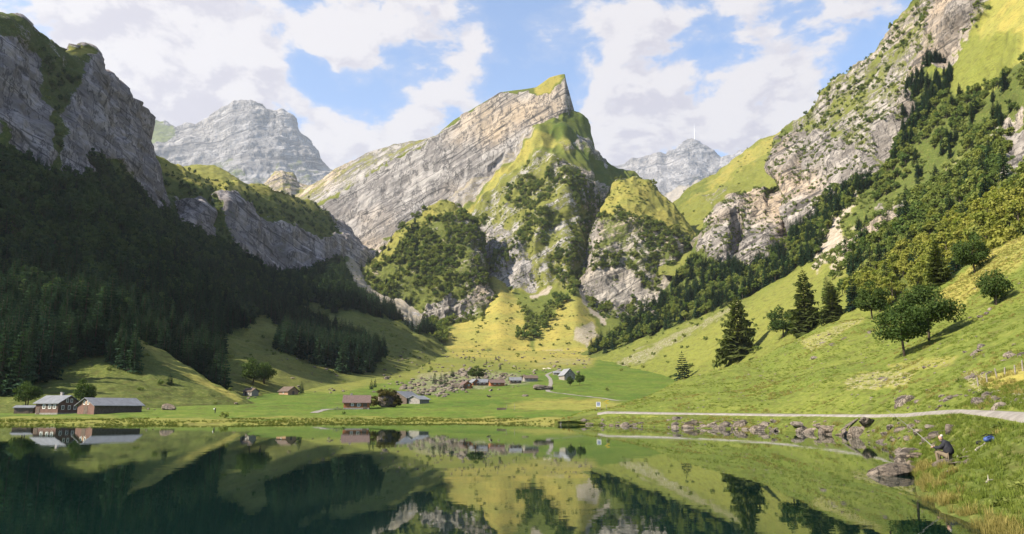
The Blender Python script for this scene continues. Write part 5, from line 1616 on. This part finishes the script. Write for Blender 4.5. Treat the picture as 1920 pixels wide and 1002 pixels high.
gable(_b, 13.0, 7.2, 2.0, 3.7, M_WOOD_PINK)
house('shed', 'low grey shed left of the pink house', 48, 775, 10, 4.6, 3.0, 1.5, 2.0, M_WOOD_DARK, M_ROOF_GREY, (), ('f', .8, .6, .9, 1.3), over=.3, cat='shed')
house('wooden_house', 'orange wooden hut with brown roof beside the overgrown rock', 669, 767, 8, 7.6, 5.6, 2.1, 4.1, M_WOOD_ORNG, M_ROOF_BROWN,
      [('f', -1.2, 1.35, .6, .7), ('f', .7, 1.3, .7, .8), ('r', .2, 1.6, .6, .7)], ('f', 2.6, .8, 1.0, 1.7), (-1.8, .4, .6), plinth=.45, over=.45)
house('barn', 'grey sheet-roofed barn right of the overgrown rock', 757, 756, 62, 9.0, 9.0, 1.9, 4.2, M_WOOD_DARK, M_ROOF_GREY, (), ('r', 0, .8, 1.4, 1.8), over=.5, cat='barn')
house('shed', 'lower shed with pale roof at the right end of the barn', 784, 757, 62, 6.0, 5.5, 1.6, 2.8, M_STONEWALL, M_ROOF_PALE, (), ('r', 0, .7, 1.2, 1.5), over=.5, cat='shed')
house('stone_hut', 'small stone hut with dark roof below the dark trees', 470, 742, -25, 5.0, 4.2, 1.9, 3.2, M_STONEWALL, M_WOOD_DARK, [('f', .8, 1.2, .5, .6)], ('f', -.9, .8, .9, 1.6), (.2, .2, .6), over=.35, cat='hut')
house('stone_hut', 'low hut with wide dark roof on the green meadow', 541, 740, -35, 6.6, 6.0, 1.6, 3.6, M_WOOD_TAN, M_WOOD_DARK, [('f', 0, 1.0, .6, .6)], ('r', 0, .8, 1.0, 1.6), over=.5, cat='hut')
HAM = [(872, 728, -60, 7, 6, 'hut with orange gable at the left edge of the boulder field', M_WOOD_ORNG, M_ROOF_BROWN), (889, 723, -60, 6, 5, 'second orange-gabled hut beside the boulders', M_WOOD_ORNG, M_ROOF_GREY),
       (904, 723, 10, 7, 5.5, 'grey hut between the orange gables and the tan hut', M_WOOD_DARK, M_ROOF_GREY), (931, 724, 12, 9.5, 7, 'tan hut with brown roof in front of the boulder field', M_WOOD_ORNG, M_ROOF_BROWN),
       (966, 719, 8, 8, 6, 'dark hut behind the tan hut', M_WOOD_DARK, M_ROOF_GREY), (994, 715, 12, 10, 7, 'wide dark hut at the right end of the hamlet', M_STONEWALL, M_WOOD_DARK)]
for x, y, yaw, L, Wd, lab, mw, mr in HAM:
    house('wooden_hut', lab, x, y, yaw, L * .85, Wd * .85, 1.9, 3.6, mw, mr, [('f', -1.5, 1.4, .7, .8), ('f', 1.0, 1.4, .7, .8), ('r', 0.8, 1.6, .7, .8)], ('r', -1.0, .9, 1.1, 1.8), over=.5, cat='hut')
house('stone_house', 'white gabled house with grey roof at the back of the valley floor', 1063, 712, -70, 9, 7.5, 3.0, 6.8, M_STONEWALL, M_ROOF_PALE, [('r', -1.8, 2.2, .9, 1.1), ('r', 1.8, 2.2, .9, 1.1), ('r', 0, 5.0, .9, 1.0)], ('r', 0, 1.0, 1.2, 2.0), over=.6)
house('shed', 'small pale shed left of the white gabled house', 1045, 703, 5, 6, 4, 1.4, 2.4, M_STONEWALL, M_ROOF_PALE, (), ('f', 0, .7, 1.0, 1.4), over=.3, cat='shed')

# the rock overgrown with scrub between hut and barn
p = cast(722, 764)
o = stone((p.x, p.y, p.z + 1.8), 1, 'huge rounded rock overgrown with brown scrub beside the orange hut', None, 'boulder', STONES[3], (0, 0, 1.1), (3.3, 3.1, 3.7))
bush = Proto('shrub', *broadleaf(91, 3, 2.2, 260, .26, 8, .02, leaf_mat('brown_scrub', (.075, .066, .022), (.10, .085, .03), .2)))
for k in range(46):
    a, el = _rb.uniform(0, 6.28), math.asin(_rb.uniform(.0, 1.0))
    x, y = p.x + math.cos(a) * math.cos(el) * 4.4, p.y + math.sin(a) * math.cos(el) * 3.8
    z = p.z + .5 + 4.6 * math.sin(el) - .5
    plant(bush, 'shrub', (x, y, z), _rb.uniform(1.2, 2.2), a, 'brown scrub bush growing on the huge rounded rock', 'shrub', 'scrub on the huge rock')
for x, y, h, lab in ((420, 784, 1.6, 'low dense bush on the shore grass below the hiker'), (645, 777, 1.0, 'small grey bush on the grass below the orange hut'), (300, 722, 2.2, 'round dark bush on the grassy spur'), (1298, 704, .9, 'small bush on the lower green slope'),
                     (1138, 733, 2.0, 'dark bush on the green slope right of the white house'), (1205, 690, 2.6, 'round bush on the lower right slope'), (1165, 696, 2.4, 'dark bush at the foot of the right slope'), (1180, 689, 1.8, 'little bush above the dark bush of the right foot')):
    p = cast(x, y)
    plant(SHR[0], 'shrub', (p.x, p.y, p.z - .1), h, x, lab, 'shrub', None, 1.2)

# ------------------------------------------------------------------ mast on the far summit
p = None
for yy in range(262, 300, 2):
    p = cast(1303, yy)
    if p and p.y > 5000:
        break
if p:
    e = tag(empty('transmitter_mast', p), 'tall transmitter mast on the pale far summit', 'mast')
    V, Fc = [], []
    k = p.y / 4840
    tube(V, Fc, (0, 0, -20 * k), (0, 0, 45 * k), 4.0 * k, 3.4 * k, 10)
    tube(V, Fc, (0, 0, 45.2 * k), (0, 0, 78 * k), 2.6 * k, 2.0 * k, 8)
    tube(V, Fc, (0, 0, 78.2 * k), (0, 0, 112 * k), 1.3 * k, .7 * k, 6)
    link_mesh('pole', mesh_from('mast_pole', V, Fc, simple_mat('mast_paint', (.55, .55, .57), .6)), e)
    V, Fc = [], []
    box(V, Fc, -34, 26, -12, 12, -30, 10)
    box(V, Fc, -20, 10, -10, 10, 10.2, 20)
    b = link_mesh('summit_station', mesh_from('summit_station', V, Fc, M_CHIM), None, (p.x - 30, p.y, p.z - 10))
    tag(b, 'concrete summit station below the far transmitter mast', 'building')

# ------------------------------------------------------------------ fence posts, signs, bench, trough
M_POST = simple_mat('grey_post_wood', (.23, .205, .175), .9, .1, (6, (.15, .13, .11), .8))
M_YELLOW = simple_mat('yellow_sign', (.42, .31, .04), .6)
M_BLUE = simple_mat('blue_panel', (.10, .13, .30), .6, .3, (3.0, (.5, .5, .52), .8))
PP = [(1834, 724, 14), (1851, 717, 15), (1870, 710, 17), (1884, 706, 15), (1904, 703, 16), (1918, 696, 18)]
for k, (x, y, hp) in enumerate(PP):
    p = cast(x, y)
    h = hp / F * p.y * 1.05
    V, Fc = [], []
    tube(V, Fc, (0, 0, -.3), (0, 0, h), .055, .05, 6)
    tube(V, Fc, (0, 0, h), (0, 0, h + .06), .05, .01, 6)
    o = link_mesh('fence_post', mesh_from('fence_post', V, Fc, M_POST), None, p, (0, R(_rb.normal() * 3), 0))
    tag(o, ['pale wooden fence post nearest the maples, first of the row', 'second wooden fence post of the row above the rock wall', 'third wooden fence post of the row', 'fourth wooden fence post of the row, slightly shorter', 'fifth wooden fence post of the row', 'last fence post of the row at the picture edge'][k], 'fence post', 'fence posts above the rock wall')
p = cast(1357, 684)
V, Fc = [], []
tube(V, Fc, (0, 0, -.3), (0, 0, 1.9), .07, .06, 6)
tube(V, Fc, (0, 0, 1.9), (0, 0, 1.98), .06, .015, 6)
tag(link_mesh('wooden_post', mesh_from('wooden_post', V, Fc, M_POST), None, p, (0, -.08, 0)), 'leaning pale post left of the broad spruce', 'post')

p = cast(1122, 770)
e = tag(empty('information_board', p, R(8)), 'blue and white information board at the start of the shore path', 'sign board')
V, Fc = [], []
for sx in (-.42, .42):
    tube(V, Fc, (sx, 0, -.3), (sx, 0, 1.75), .05, .05, 6)
link_mesh('post', mesh_from('board_posts', V, Fc, M_POST), e)
V, Fc = [], []
box(V, Fc, -.46, .46, -.09, -.055, .75, 1.75)
link_mesh('panel', mesh_from('board_panel', V, Fc, M_WHITE), e)
V, Fc = [], []
box(V, Fc, -.38, .30, -.096, -.092, .95, 1.68)
link_mesh('printed_map', mesh_from('board_print', V, Fc, M_BLUE), e)
p = cast(1137, 769)
e = tag(empty('signpost', p, R(5)), 'signpost with yellow hiking arrows beside the information board', 'signpost')
V, Fc = [], []
tube(V, Fc, (0, 0, -.3), (0, 0, 2.1), .045, .04, 6)
link_mesh('post', mesh_from('sign_pole', V, Fc, M_POST), e)
for k, (z, s) in enumerate(((1.9, 1), (1.62, -1), (1.34, 1))):
    V, Fc = [], []
    a = [(-.12, z - .1), (.42, z - .1), (.56, z), (.42, z + .1), (-.12, z + .1)]
    n = len(a)
    V = [(s * x, -.06, zz) for x, zz in a] + [(s * x, -.03, zz) for x, zz in a]
    Fc = [tuple(range(n)), tuple(range(2 * n - 1, n - 1, -1))] + [(i, i + n, (i + 1) % n + n, (i + 1) % n) for i in range(n)]
    link_mesh('arrow_board', mesh_from('arrow_board', V, Fc, M_YELLOW), e)

p = cast(632, 768)
e = tag(empty('picnic_bench', p, R(12)), 'pale wooden bench and table left of the orange hut', 'bench')
for nm, (x0, x1, y0, y1, z0, z1) in (('table_top', (-1.1, 1.1, -.4, .4, .72, .78)), ('seat', (-1.1, 1.1, -.95, -.65, .42, .47)), ('seat', (-1.1, 1.1, .65, .95, .42, .47)),
                                     ('leg', (-.85, -.75, -.9, .9, 0, .415)), ('leg', (.75, .85, -.9, .9, 0, .415)), ('pedestal', (-.1, .1, -.3, .3, .0, .715))):
    V, Fc = [], []
    box(V, Fc, x0, x1, y0, y1, z0, z1)
    link_mesh(nm, mesh_from(nm, V, Fc, M_POST), e)

p = cast(940, 769)
e = tag(empty('water_trough', p, R(4)), 'long dark water trough on the meadow by the shore', 'trough')
V, Fc = [], []
box(V, Fc, -1.3, 1.3, -.35, -.28, .1, .6)
box(V, Fc, -1.3, 1.3, .28, .35, .1, .6)
box(V, Fc, -1.3, -1.22, -.277, .277, .1, .6)
box(V, Fc, 1.22, 1.3, -.277, .277, .1, .6)
box(V, Fc, -1.3, 1.3, -.35, .35, 0, .097)
link_mesh('basin', mesh_from('trough_basin', V, Fc, M_WOOD_DARK), e)
V, Fc = [], []
tube(V, Fc, (1.5, 0, -.2), (1.5, 0, 1.5), .06, .05, 6)
link_mesh('post', mesh_from('trough_post', V, Fc, M_POST), e)
p = cast(965, 769)
V, Fc = [], []
tube(V, Fc, (0, 0, -.2), (0, 0, 1.7), .06, .05, 6)
tube(V, Fc, (0, 0, 1.7), (0, 0, 1.76), .05, .012, 6)
tag(link_mesh('wooden_post', mesh_from('wooden_post', V, Fc, M_POST), None, p), 'single thin post right of the water trough', 'post')

# ------------------------------------------------------------------ cows on the pasture
M_COW = simple_mat('cow_hide', (.62, .56, .48), .9, .1, (1.1, (.20, .13, .08), .9))


def skin_body(name, verts, edges, radii, mat, levels=2, root=0):
    me = bpy.data.meshes.new(name)
    me.from_pydata(verts, edges, [])
    o = bpy.data.objects.new(name, me)
    COL.objects.link(o)
    o.modifiers.new('skin', 'SKIN').use_smooth_shade = True
    sv = me.skin_vertices[0].data if me.skin_vertices else None
    if sv is None:
        bpy.context.view_layer.objects.active = o
        bpy.ops.mesh.customdata_skin_add()
        sv = me.skin_vertices[0].data
    for k, r in enumerate(radii):
        sv[k].radius = r if hasattr(r, '__len__') else (r, r)
        sv[k].use_root = (k == root)
    ss = o.modifiers.new('sub', 'SUBSURF')
    ss.levels = ss.render_levels = levels
    dg = bpy.context.evaluated_depsgraph_get()
    nm = bpy.data.meshes.new_from_object(o.evaluated_get(dg))
    nm.name = name
    bpy.data.objects.remove(o)
    nm.materials.clear()
    nm.materials.append(mat)
    nm.polygons.foreach_set('use_smooth', np.ones(len(nm.polygons), bool))
    return nm


cow_v = [(0, 0, 1.05), (.75, 0, 1.05), (-.75, 0, 1.1), (1.15, 0, 1.25), (1.5, 0, 1.15), (1.75, 0, .95),
         (.7, .25, .75), (.7, .25, .4), (.72, .25, .03), (.7, -.25, .75), (.7, -.25, .4), (.72, -.25, .03),
         (-.75, .25, .8), (-.85, .25, .45), (-.8, .25, .03), (-.75, -.25, .8), (-.85, -.25, .45), (-.8, -.25, .03), (-1.05, 0, 1.2), (-1.15, 0, .6)]
cow_e = [(0, 1), (0, 2), (1, 3), (3, 4), (4, 5), (1, 6), (6, 7), (7, 8), (1, 9), (9, 10), (10, 11), (2, 12), (12, 13), (13, 14), (2, 15), (15, 16), (16, 17), (2, 18), (18, 19)]
cow_r = [.40, .36, .36, .22, .18, .11, .15, .08, .06, .15, .08, .06, .18, .09, .06, .18, .09, .06, .05, .03]
COW = skin_body('cow_body', cow_v, cow_e, cow_r, M_COW, 1)
for k, (x, y, rz, lab) in enumerate(((1002, 697, .3, 'pale cow grazing alone left of the winding track'), (1021, 694, 2.6, 'pale cow beside the track, left of the group'), (1027, 693, .2, 'pale cow in the middle of the group by the track'), (1031, 694, 3.0, 'darker cow at the right of the group by the track'))):
    p = cast(x, y)
    tag(link_mesh('cow', COW, None, p, (0, 0, rz)), lab, 'cow', 'cows on the valley pasture')

# ------------------------------------------------------------------ people
M_JACKET = simple_mat('black_jacket', (.012, .012, .016), .85, .2, (7, (.03, .03, .036), .7))
M_KHAKI = simple_mat('khaki_trousers', (.15, .118, .082), .9, .1, (6, (.11, .085, .06), .7))
M_SKIN = simple_mat('skin', (.40, .235, .175), .6, .3)
M_HAIR = simple_mat('short_white_hair', (.42, .37, .34), .9)
M_SHOE = simple_mat('dark_shoes', (.04, .035, .03), .8)
M_ROD = simple_mat('black_rod', (.012, .012, .012), .4, .5)


def angler():
    """sitting on a low rock, knees drawn up, facing the water to the left, leaning forward with the rod in both hands"""
    p = cast(1781, 873)
    seat_z = .30
    e = tag(empty('person', (p.x, p.y, p.z), R(-48), .86), 'person in a black jacket and khaki trousers sitting by the water holding a fishing rod', 'person')
    stone((p.x + .10, p.y, p.z + .02), 1, 'flat grey rock the angler sits on', None, 'boulder', STONES[2], (0, 0, .1), (.62, .5, .48))
    # facing -x (towards the lake) and a little towards the camera
    V = [(.05, 0, seat_z + .14),                                   # pelvis
         (.02, 0, seat_z + .40), (-.10, 0, seat_z + .64), (-.15, 0, seat_z + .74),   # spine, chest, neck base
         (-.21, 0, seat_z + .83),                                  # neck
         (-.06, -.19, seat_z + .66), (-.30, -.24, seat_z + .46), (-.56, -.12, seat_z + .48),   # near arm
         (-.06, .19, seat_z + .66), (-.30, .22, seat_z + .44), (-.58, .08, seat_z + .50),      # far arm
         ]
    E = [(0, 1), (1, 2), (2, 3), (3, 4), (2, 5), (5, 6), (6, 7), (2, 8), (8, 9), (9, 10)]
    Rr = [(.24, .23), (.26, .24), (.24, .21), (.14, .13), .085, .12, .088, .066, .12, .088, .066]
    body = skin_body('jacket', V, E, Rr, M_JACKET, 2)
    legs = skin_body('trousers', [(.05, 0, seat_z + .13), (-.05, -.12, seat_z + .13), (-.46, -.17, seat_z + .30), (-.40, -.16, .02 - .02), (-.05, .12, seat_z + .13), (-.48, .15, seat_z + .32), (-.46, .15, .0)],
                     [(0, 1), (1, 2), (2, 3), (0, 4), (4, 5), (5, 6)], [.17, .125, .085, .062, .125, .085, .062], M_KHAKI, 2)
    head = skin_body('head', [(-.22, 0, seat_z + .80), (-.26, 0, seat_z + .93), (-.27, 0, seat_z + 1.03), (-.385, 0, seat_z + .93), (-.34, 0, seat_z + .86), (-.27, -.105, seat_z + .93), (-.27, .105, seat_z + .93)],
                     [(0, 1), (1, 2), (1, 3), (1, 4), (1, 5), (1, 6)], [.06, (.105, .10), (.085, .085), .02, .05, .022, .022], M_SKIN, 2)
    b = link_mesh('jacket', body, e)
    link_mesh('trousers', legs, e)
    link_mesh('head', head, e)
    hair = skin_body('hair', [(-.24, 0, seat_z + .98), (-.22, 0, seat_z + 1.02), (-.19, 0, seat_z + .95)], [(0, 1), (1, 2)], [.112, .098, .085], M_HAIR, 2)
    link_mesh('hair', hair, e)
    for sy, hx, hz in ((-.12, -.60, seat_z + .49), (.08, -.62, seat_z + .51)):
        hv = [(hx + .04, sy, hz), (hx - .03, sy, hz)]
        he = [(0, 1)]
        hr = [.036, .042]
        for f in range(4):
            i = len(hv)
            yy = sy + (f - 1.5) * .021
            ln = (.9, 1.05, 1.0, .8)[f]
            hv += [(hx - .075 * ln, yy, hz + .022), (hx - .092 * ln, yy, hz - .018), (hx - .06, yy, hz - .034)]
            he += [(1, i), (i, i + 1), (i + 1, i + 2)]
            hr += [.010, .009, .008]
        i = len(hv)
        sgn = 1 if sy < 0 else -1
        hv += [(hx - .02, sy + sgn * .048, hz + .02), (hx - .06, sy + sgn * .04, hz + .03)]
        he += [(0, i), (i, i + 1)]
        hr += [.012, .010]
        link_mesh('hand', skin_body('hand', hv, he, hr, M_SKIN, 1), e)
    for sy, fx in ((-.16, -.43), (.15, -.49)):
        link_mesh('shoe', skin_body('shoe', [(fx + .05, sy, .02), (fx - .06, sy, .03), (fx - .19, sy, .0)], [(0, 1), (1, 2)], [(.05, .05), (.055, .05), (.045, .035)], M_SHOE, 2, 1), e)
    rt = tag(empty('fishing_rod', (p.x, p.y, p.z), R(-48), .86), 'long thin black fishing rod pointing up over the water', 'fishing rod')
    V, Fc = [], []
    a = np.array([-.30, -.04, seat_z + .36])
    h1 = np.array([-.66, .0, seat_z + .52])
    dd = (h1 - a) / np.linalg.norm(h1 - a)
    dd = np.array([-.74, .28, .62])
    dd /= np.linalg.norm(dd)
    pts = [h1 - dd * .45]
    for t in (.3, .9, 1.6, 2.3, 2.9):
        pts.append(h1 + dd * t + np.array([-.02 * t * t, 0, -.012 * t * t]))
    rr = [.024, .019, .015, .012, .009, .006]
    for k in range(5):
        tube(V, Fc, pts[k], pts[k + 1], rr[k], rr[k + 1], 6)
    link_mesh('blank', mesh_from('rod_blank', V, Fc, M_ROD), rt)
    V, Fc = [], []
    tube(V, Fc, pts[0] - dd * .02, pts[0] + dd * .35, .021, .019, 8)
    link_mesh('grip', mesh_from('rod_grip', V, Fc, simple_mat('cork_grip', (.30, .2, .11), .9)), rt)
    V, Fc = [], []
    c = pts[0] + dd * .5 + np.array([0, 0, -.06])
    tube(V, Fc, c - np.array([0, .03, 0]), c + np.array([0, .03, 0]), .04, .04, 10)
    link_mesh('reel', mesh_from('rod_reel', V, Fc, M_ROD), rt)


angler()


def hiker():
    p = cast(403, 776)
    e = tag(empty('person', p, .4), 'tiny hiker in dark trousers with a pale rucksack walking along the shore meadow', 'person')
    V = [(0, 0, .95), (0, 0, 1.2), (.02, 0, 1.42), (.03, 0, 1.52), (.02, -.2, 1.40), (.06, -.25, 1.12), (.16, -.2, .92), (.02, .2, 1.4), (-.04, .25, 1.12), (.02, .22, .9)]
    link_mesh('shirt', skin_body('shirt', V, [(0, 1), (1, 2), (2, 3), (2, 4), (4, 5), (5, 6), (2, 7), (7, 8), (8, 9)], [(.16, .13), (.17, .13), (.18, .12), .06, .075, .055, .04, .075, .055, .04], M_SHOE, 2), e)
    link_mesh('trousers', skin_body('trousers', [(0, 0, .93), (.02, -.1, .85), (.14, -.1, .47), (.10, -.1, .04), (.0, .1, .85), (-.06, .1, .47), (-.22, .1, .06)], [(0, 1), (1, 2), (2, 3), (0, 4), (4, 5), (5, 6)], [.15, .11, .075, .05, .11, .075, .05], simple_mat('dark_trousers', (.03, .03, .04), .9), 2), e)
    link_mesh('head', skin_body('head', [(.03, 0, 1.5), (.05, 0, 1.64), (.05, 0, 1.72)], [(0, 1), (1, 2)], [.055, .1, .085], M_SKIN, 2), e)
    bk = skin_body('rucksack', [(0, 0, 0), (0, 0, .28), (0, 0, .45)], [(0, 1), (1, 2)], [(.17, .13), (.18, .14), (.12, .1)], M_WHITE, 2)
    tag(link_mesh('rucksack', bk, None, (p.x - .22, p.y - .1, p.z + 1.0)), 'white rucksack carried by the tiny hiker', 'rucksack')


hiker()

# ------------------------------------------------------------------ rucksack, stick and driftwood on the bank
M_NAVY = simple_mat('navy_nylon', (.018, .035, .12), .6, .35, (9, (.05, .09, .25), .6))
M_BLK = simple_mat('black_webbing', (.012, .012, .014), .8)
M_DRIFT = simple_mat('bleached_wood', (.34, .30, .25), .85, .1, (8, (.22, .19, .155), .8))
p = cast(1857, 832)
e = tag(empty('rucksack', (p.x, p.y, p.z + .12), R(22)), 'blue and black rucksack lying on the grass of the bank', 'rucksack')
link_mesh('bag', skin_body('bag', [(-.32, 0, .02), (-.1, 0, .05), (.14, .02, .06), (.30, .02, .05)], [(0, 1), (1, 2), (2, 3)], [(.10, .09), (.16, .14), (.16, .13), (.10, .09)], M_NAVY, 2), e)
link_mesh('pocket', skin_body('pocket', [(-.05, -.13, .06), (.12, -.13, .06)], [(0, 1)], [(.08, .10), (.08, .10)], M_NAVY, 2), e)
link_mesh('lid', skin_body('lid', [(.30, 0, .08), (.40, .0, .05)], [(0, 1)], [(.12, .11), (.09, .08)], M_BLK, 2), e)
for sy in (-.08, .09):
    V, Fc = [], []
    tube(V, Fc, (-.30, sy, .16), (0, sy * 1.2, .235), .018, .018, 5)
    tube(V, Fc, (0, sy * 1.2, .235), (.28, sy, .17), .018, .018, 5)
    link_mesh('strap', mesh_from('strap', V, Fc, M_BLK), e)
p1 = cast(1838, 834)
tag(link_mesh('jacket', skin_body('folded_jacket', [(-.16, 0, .06), (0, .02, .09), (.14, 0, .05)], [(0, 1), (1, 2)], [(.10, .08), (.13, .10), (.10, .07)], M_BLK, 2), None, p1), 'crumpled black jacket lying at the foot of the rucksack', 'jacket')
a, b = cast(1826, 852), cast(1848, 838)
V, Fc = [], []
d = b - a
pp = [Vector((0, 0, .06)), d * .35 + Vector((0, 0, .12)), d * .7 + Vector((0, 0, .1)), d + Vector((0, 0, .14))]
for k in range(3):
    tube(V, Fc, pp[k], pp[k + 1], (.05, .045, .03)[k], (.045, .03, .02)[k], 6)
tag(link_mesh('stick', mesh_from('stick', V, Fc, M_DRIFT), None, a), 'pale wooden stick leaning from the grass to the rucksack', 'stick')
for (x0, y0, x1, y1, rad, lab) in ((1796, 860, 1822, 848, .07, 'bleached driftwood branch behind the angler'), (1850, 908, 1862, 903, .035, 'short bleached stick on the near grass')):
    a, b = cast(x0, y0), cast(x1, y1)
    d = b - a
    V, Fc = [], []
    pp = [Vector((0, 0, .04)), d * .3 + Vector((0, 0, .10)), d * .65 + Vector((0, 0, .07)), d + Vector((0, 0, .06))]
    for k in range(3):
        tube(V, Fc, pp[k], pp[k + 1], rad * (1, .85, .6)[k], rad * (.85, .6, .3)[k], 6)
    tube(V, Fc, pp[1], pp[1] + d * .35 + Vector((0, .12, .12)), rad * .5, rad * .2, 5)
    tag(link_mesh('driftwood', mesh_from('driftwood', V, Fc, M_DRIFT), None, a), lab, 'driftwood')

# ------------------------------------------------------------------ grass and reeds
M_GRASS = leaf_mat('grass_blades', (.13, .175, .034), (.20, .23, .05), .40)
M_DRYG = leaf_mat('dry_grass_blades', (.20, .175, .050), (.33, .27, .095), .35)
M_REED = leaf_mat('reed_blades', (.075, .105, .022), (.13, .13, .034), .35)


def tuft(name, seed, n, h, spread, lean, width, mat, loc):
    rs = np.random.RandomState(seed)
    T = []
    for k in range(n):
        a = rs.uniform(0, 6.283)
        b = np.array([math.cos(a), math.sin(a), 0]) * spread * math.sqrt(rs.rand())
        d = np.array([math.cos(a), math.sin(a), 0]) * lean * rs.uniform(.2, 1.2) + rs.normal(size=3) * .12 * h
        L = h * rs.uniform(.55, 1.1)
        s = np.array([-math.sin(a), math.cos(a), 0]) * width
        m = b + d * .35 + np.array([0, 0, L * .6])
        t = b + d + np.array([0, 0, L * (.95 - .3 * rs.rand())])
        T += [b - s, b + s, m + s * .7, b - s, m + s * .7, m - s * .7, m - s * .7, m + s * .7, t]
    o = link_mesh(name, polys_mesh(name, np.array(T), 3, mat), None, loc)
    tag(o, None, None, None, 'stuff')
    return o


def lay(name, label, key, dens, accept, seed, smin, smax, src):
    pts = scatter(key, dens, accept, seed)
    if not len(pts):
        return
    rs = np.random.RandomState(seed)
    stuff_instances(name, label, [src], pts, rs.uniform(smin, smax, len(pts)), rs.uniform(0, 6.283, len(pts)), 'grass')
    print(name, len(pts))


g1 = tuft('grass', 1, 26, .20, .16, .10, .008, M_GRASS, cast(1880, 930))
g1['label'] = 'green grass tuft of the near bank'
g2 = tuft('grass', 2, 34, .30, .34, .16, .018, M_GRASS, cast(1760, 770 - 20))
g2['label'] = 'coarse grass tussock of the hillside'
g3 = tuft('grass', 3, 44, .50, .16, .34, .0075, M_DRYG, cast(1752, 912))
g3['label'] = 'dry golden sedge at the water near the angler'
g4 = tuft('reeds', 4, 30, .62, .40, .14, .02, M_REED, cast(500, 790))
g4['label'] = 'low reeds of the far shore'
land = lambda x, y, p, m: ~in_poly(x, y, PATH_POLY) & (p[:, 2] > .12)
lay('grass', 'short green grass covering the near bank', 'near', 14.0, lambda x, y, p, m: land(x, y, p, m) & (p[:, 1] < 50) & (m[:, 0] < .4) & (x < 2050), 71, .6, 1.3, g1)
lay('grass', 'coarse grass tussocks over the meadow hillside', 'near', 1.1, lambda x, y, p, m: land(x, y, p, m) & (p[:, 1] > 40) & (m[:, 0] < .4) & (m[:, 2] < .5) & (nz(p, 7, 1) > -.15), 72, .35, .95, g2)
g5 = tuft('grass', 5, 30, .34, .30, .2, .016, M_DRYG, cast(1880, 722))
g5['label'] = 'dry yellow grass above the rock wall'
lay('grass', 'dry yellow grass in patches on the hillside', 'near', 1.1, lambda x, y, p, m: land(x, y, p, m) & (p[:, 1] > 30) & ((m[:, 3] > .5) | (nz(p, 9, 6) > .32)), 73, .5, 1.1, g5)
sedge = [(1716, 880), (1735, 868), (1800, 885), (1808, 920), (1800, 965), (1760, 970), (1722, 935)]
sedge2 = [(1790, 965), (1830, 960), (1920, 990), (1960, 1060), (1850, 1010)]
lay('sedge_grass', 'tall dry golden sedge along the water beside the angler', 'near', 16.0, lambda x, y, p, m: (in_poly(x, y, sedge) | in_poly(x, y, sedge2)) & (p[:, 2] > -.12) & (nz(p, 1.3, 2) > .0), 74, .4, .85, g3)
lay('sedge_grass', 'golden sedge between the bank stones', 'near', 2.2, lambda x, y, p, m: (p[:, 2] > -.05) & (p[:, 2] < 1.2) & (x < 1705) & (nz(p, 4, 5) > .12), 75, .5, 1.0, g3)
lay('reeds', 'low reeds and sedge along the far shore', 'valley', 1.0, lambda x, y, p, m: (x < 1130) & (p[:, 2] > -.15) & (p[:, 2] < .75) & (nz(p, 12, 2) > -.3), 76, .3, .75, g4)

# weeds and dwarf bushes among the grass
wd = scatter('near', .10, lambda x, y, p, m: land(x, y, p, m) & (p[:, 1] < 75) & (nz(p, 5, 8) > .12), 78)
stuff_instances('weeds', 'leafy weeds and dwarf bushes among the grass of the bank', [SHR[1].first[1]], wd, np.random.RandomState(6).uniform(.06, .20, len(wd)), np.random.RandomState(7).uniform(0, 6.28, len(wd)), 'weeds')

# ------------------------------------------------------------------ the air of the valley
def haze():
    m = bpy.data.materials.new('haze')
    m.use_nodes = True
    g = NT(m.node_tree)
    pv = g.n('ShaderNodeVolumePrincipled', {'Color': (.80, .86, .95, 1), 'Density': 3.2e-5, 'Anisotropy': .25})
    out = g.n('ShaderNodeOutputMaterial')
    g.link(pv.outputs[0], out.inputs['Volume'])
    V, Fc = [], []
    box(V, Fc, -10500, 10500, -120, 14500, -14, 4300)
    o = link_mesh('haze', mesh_from('haze', V, Fc, m))
    tag(o, 'thin bluish haze filling the valley air', None, None, 'stuff')


haze()
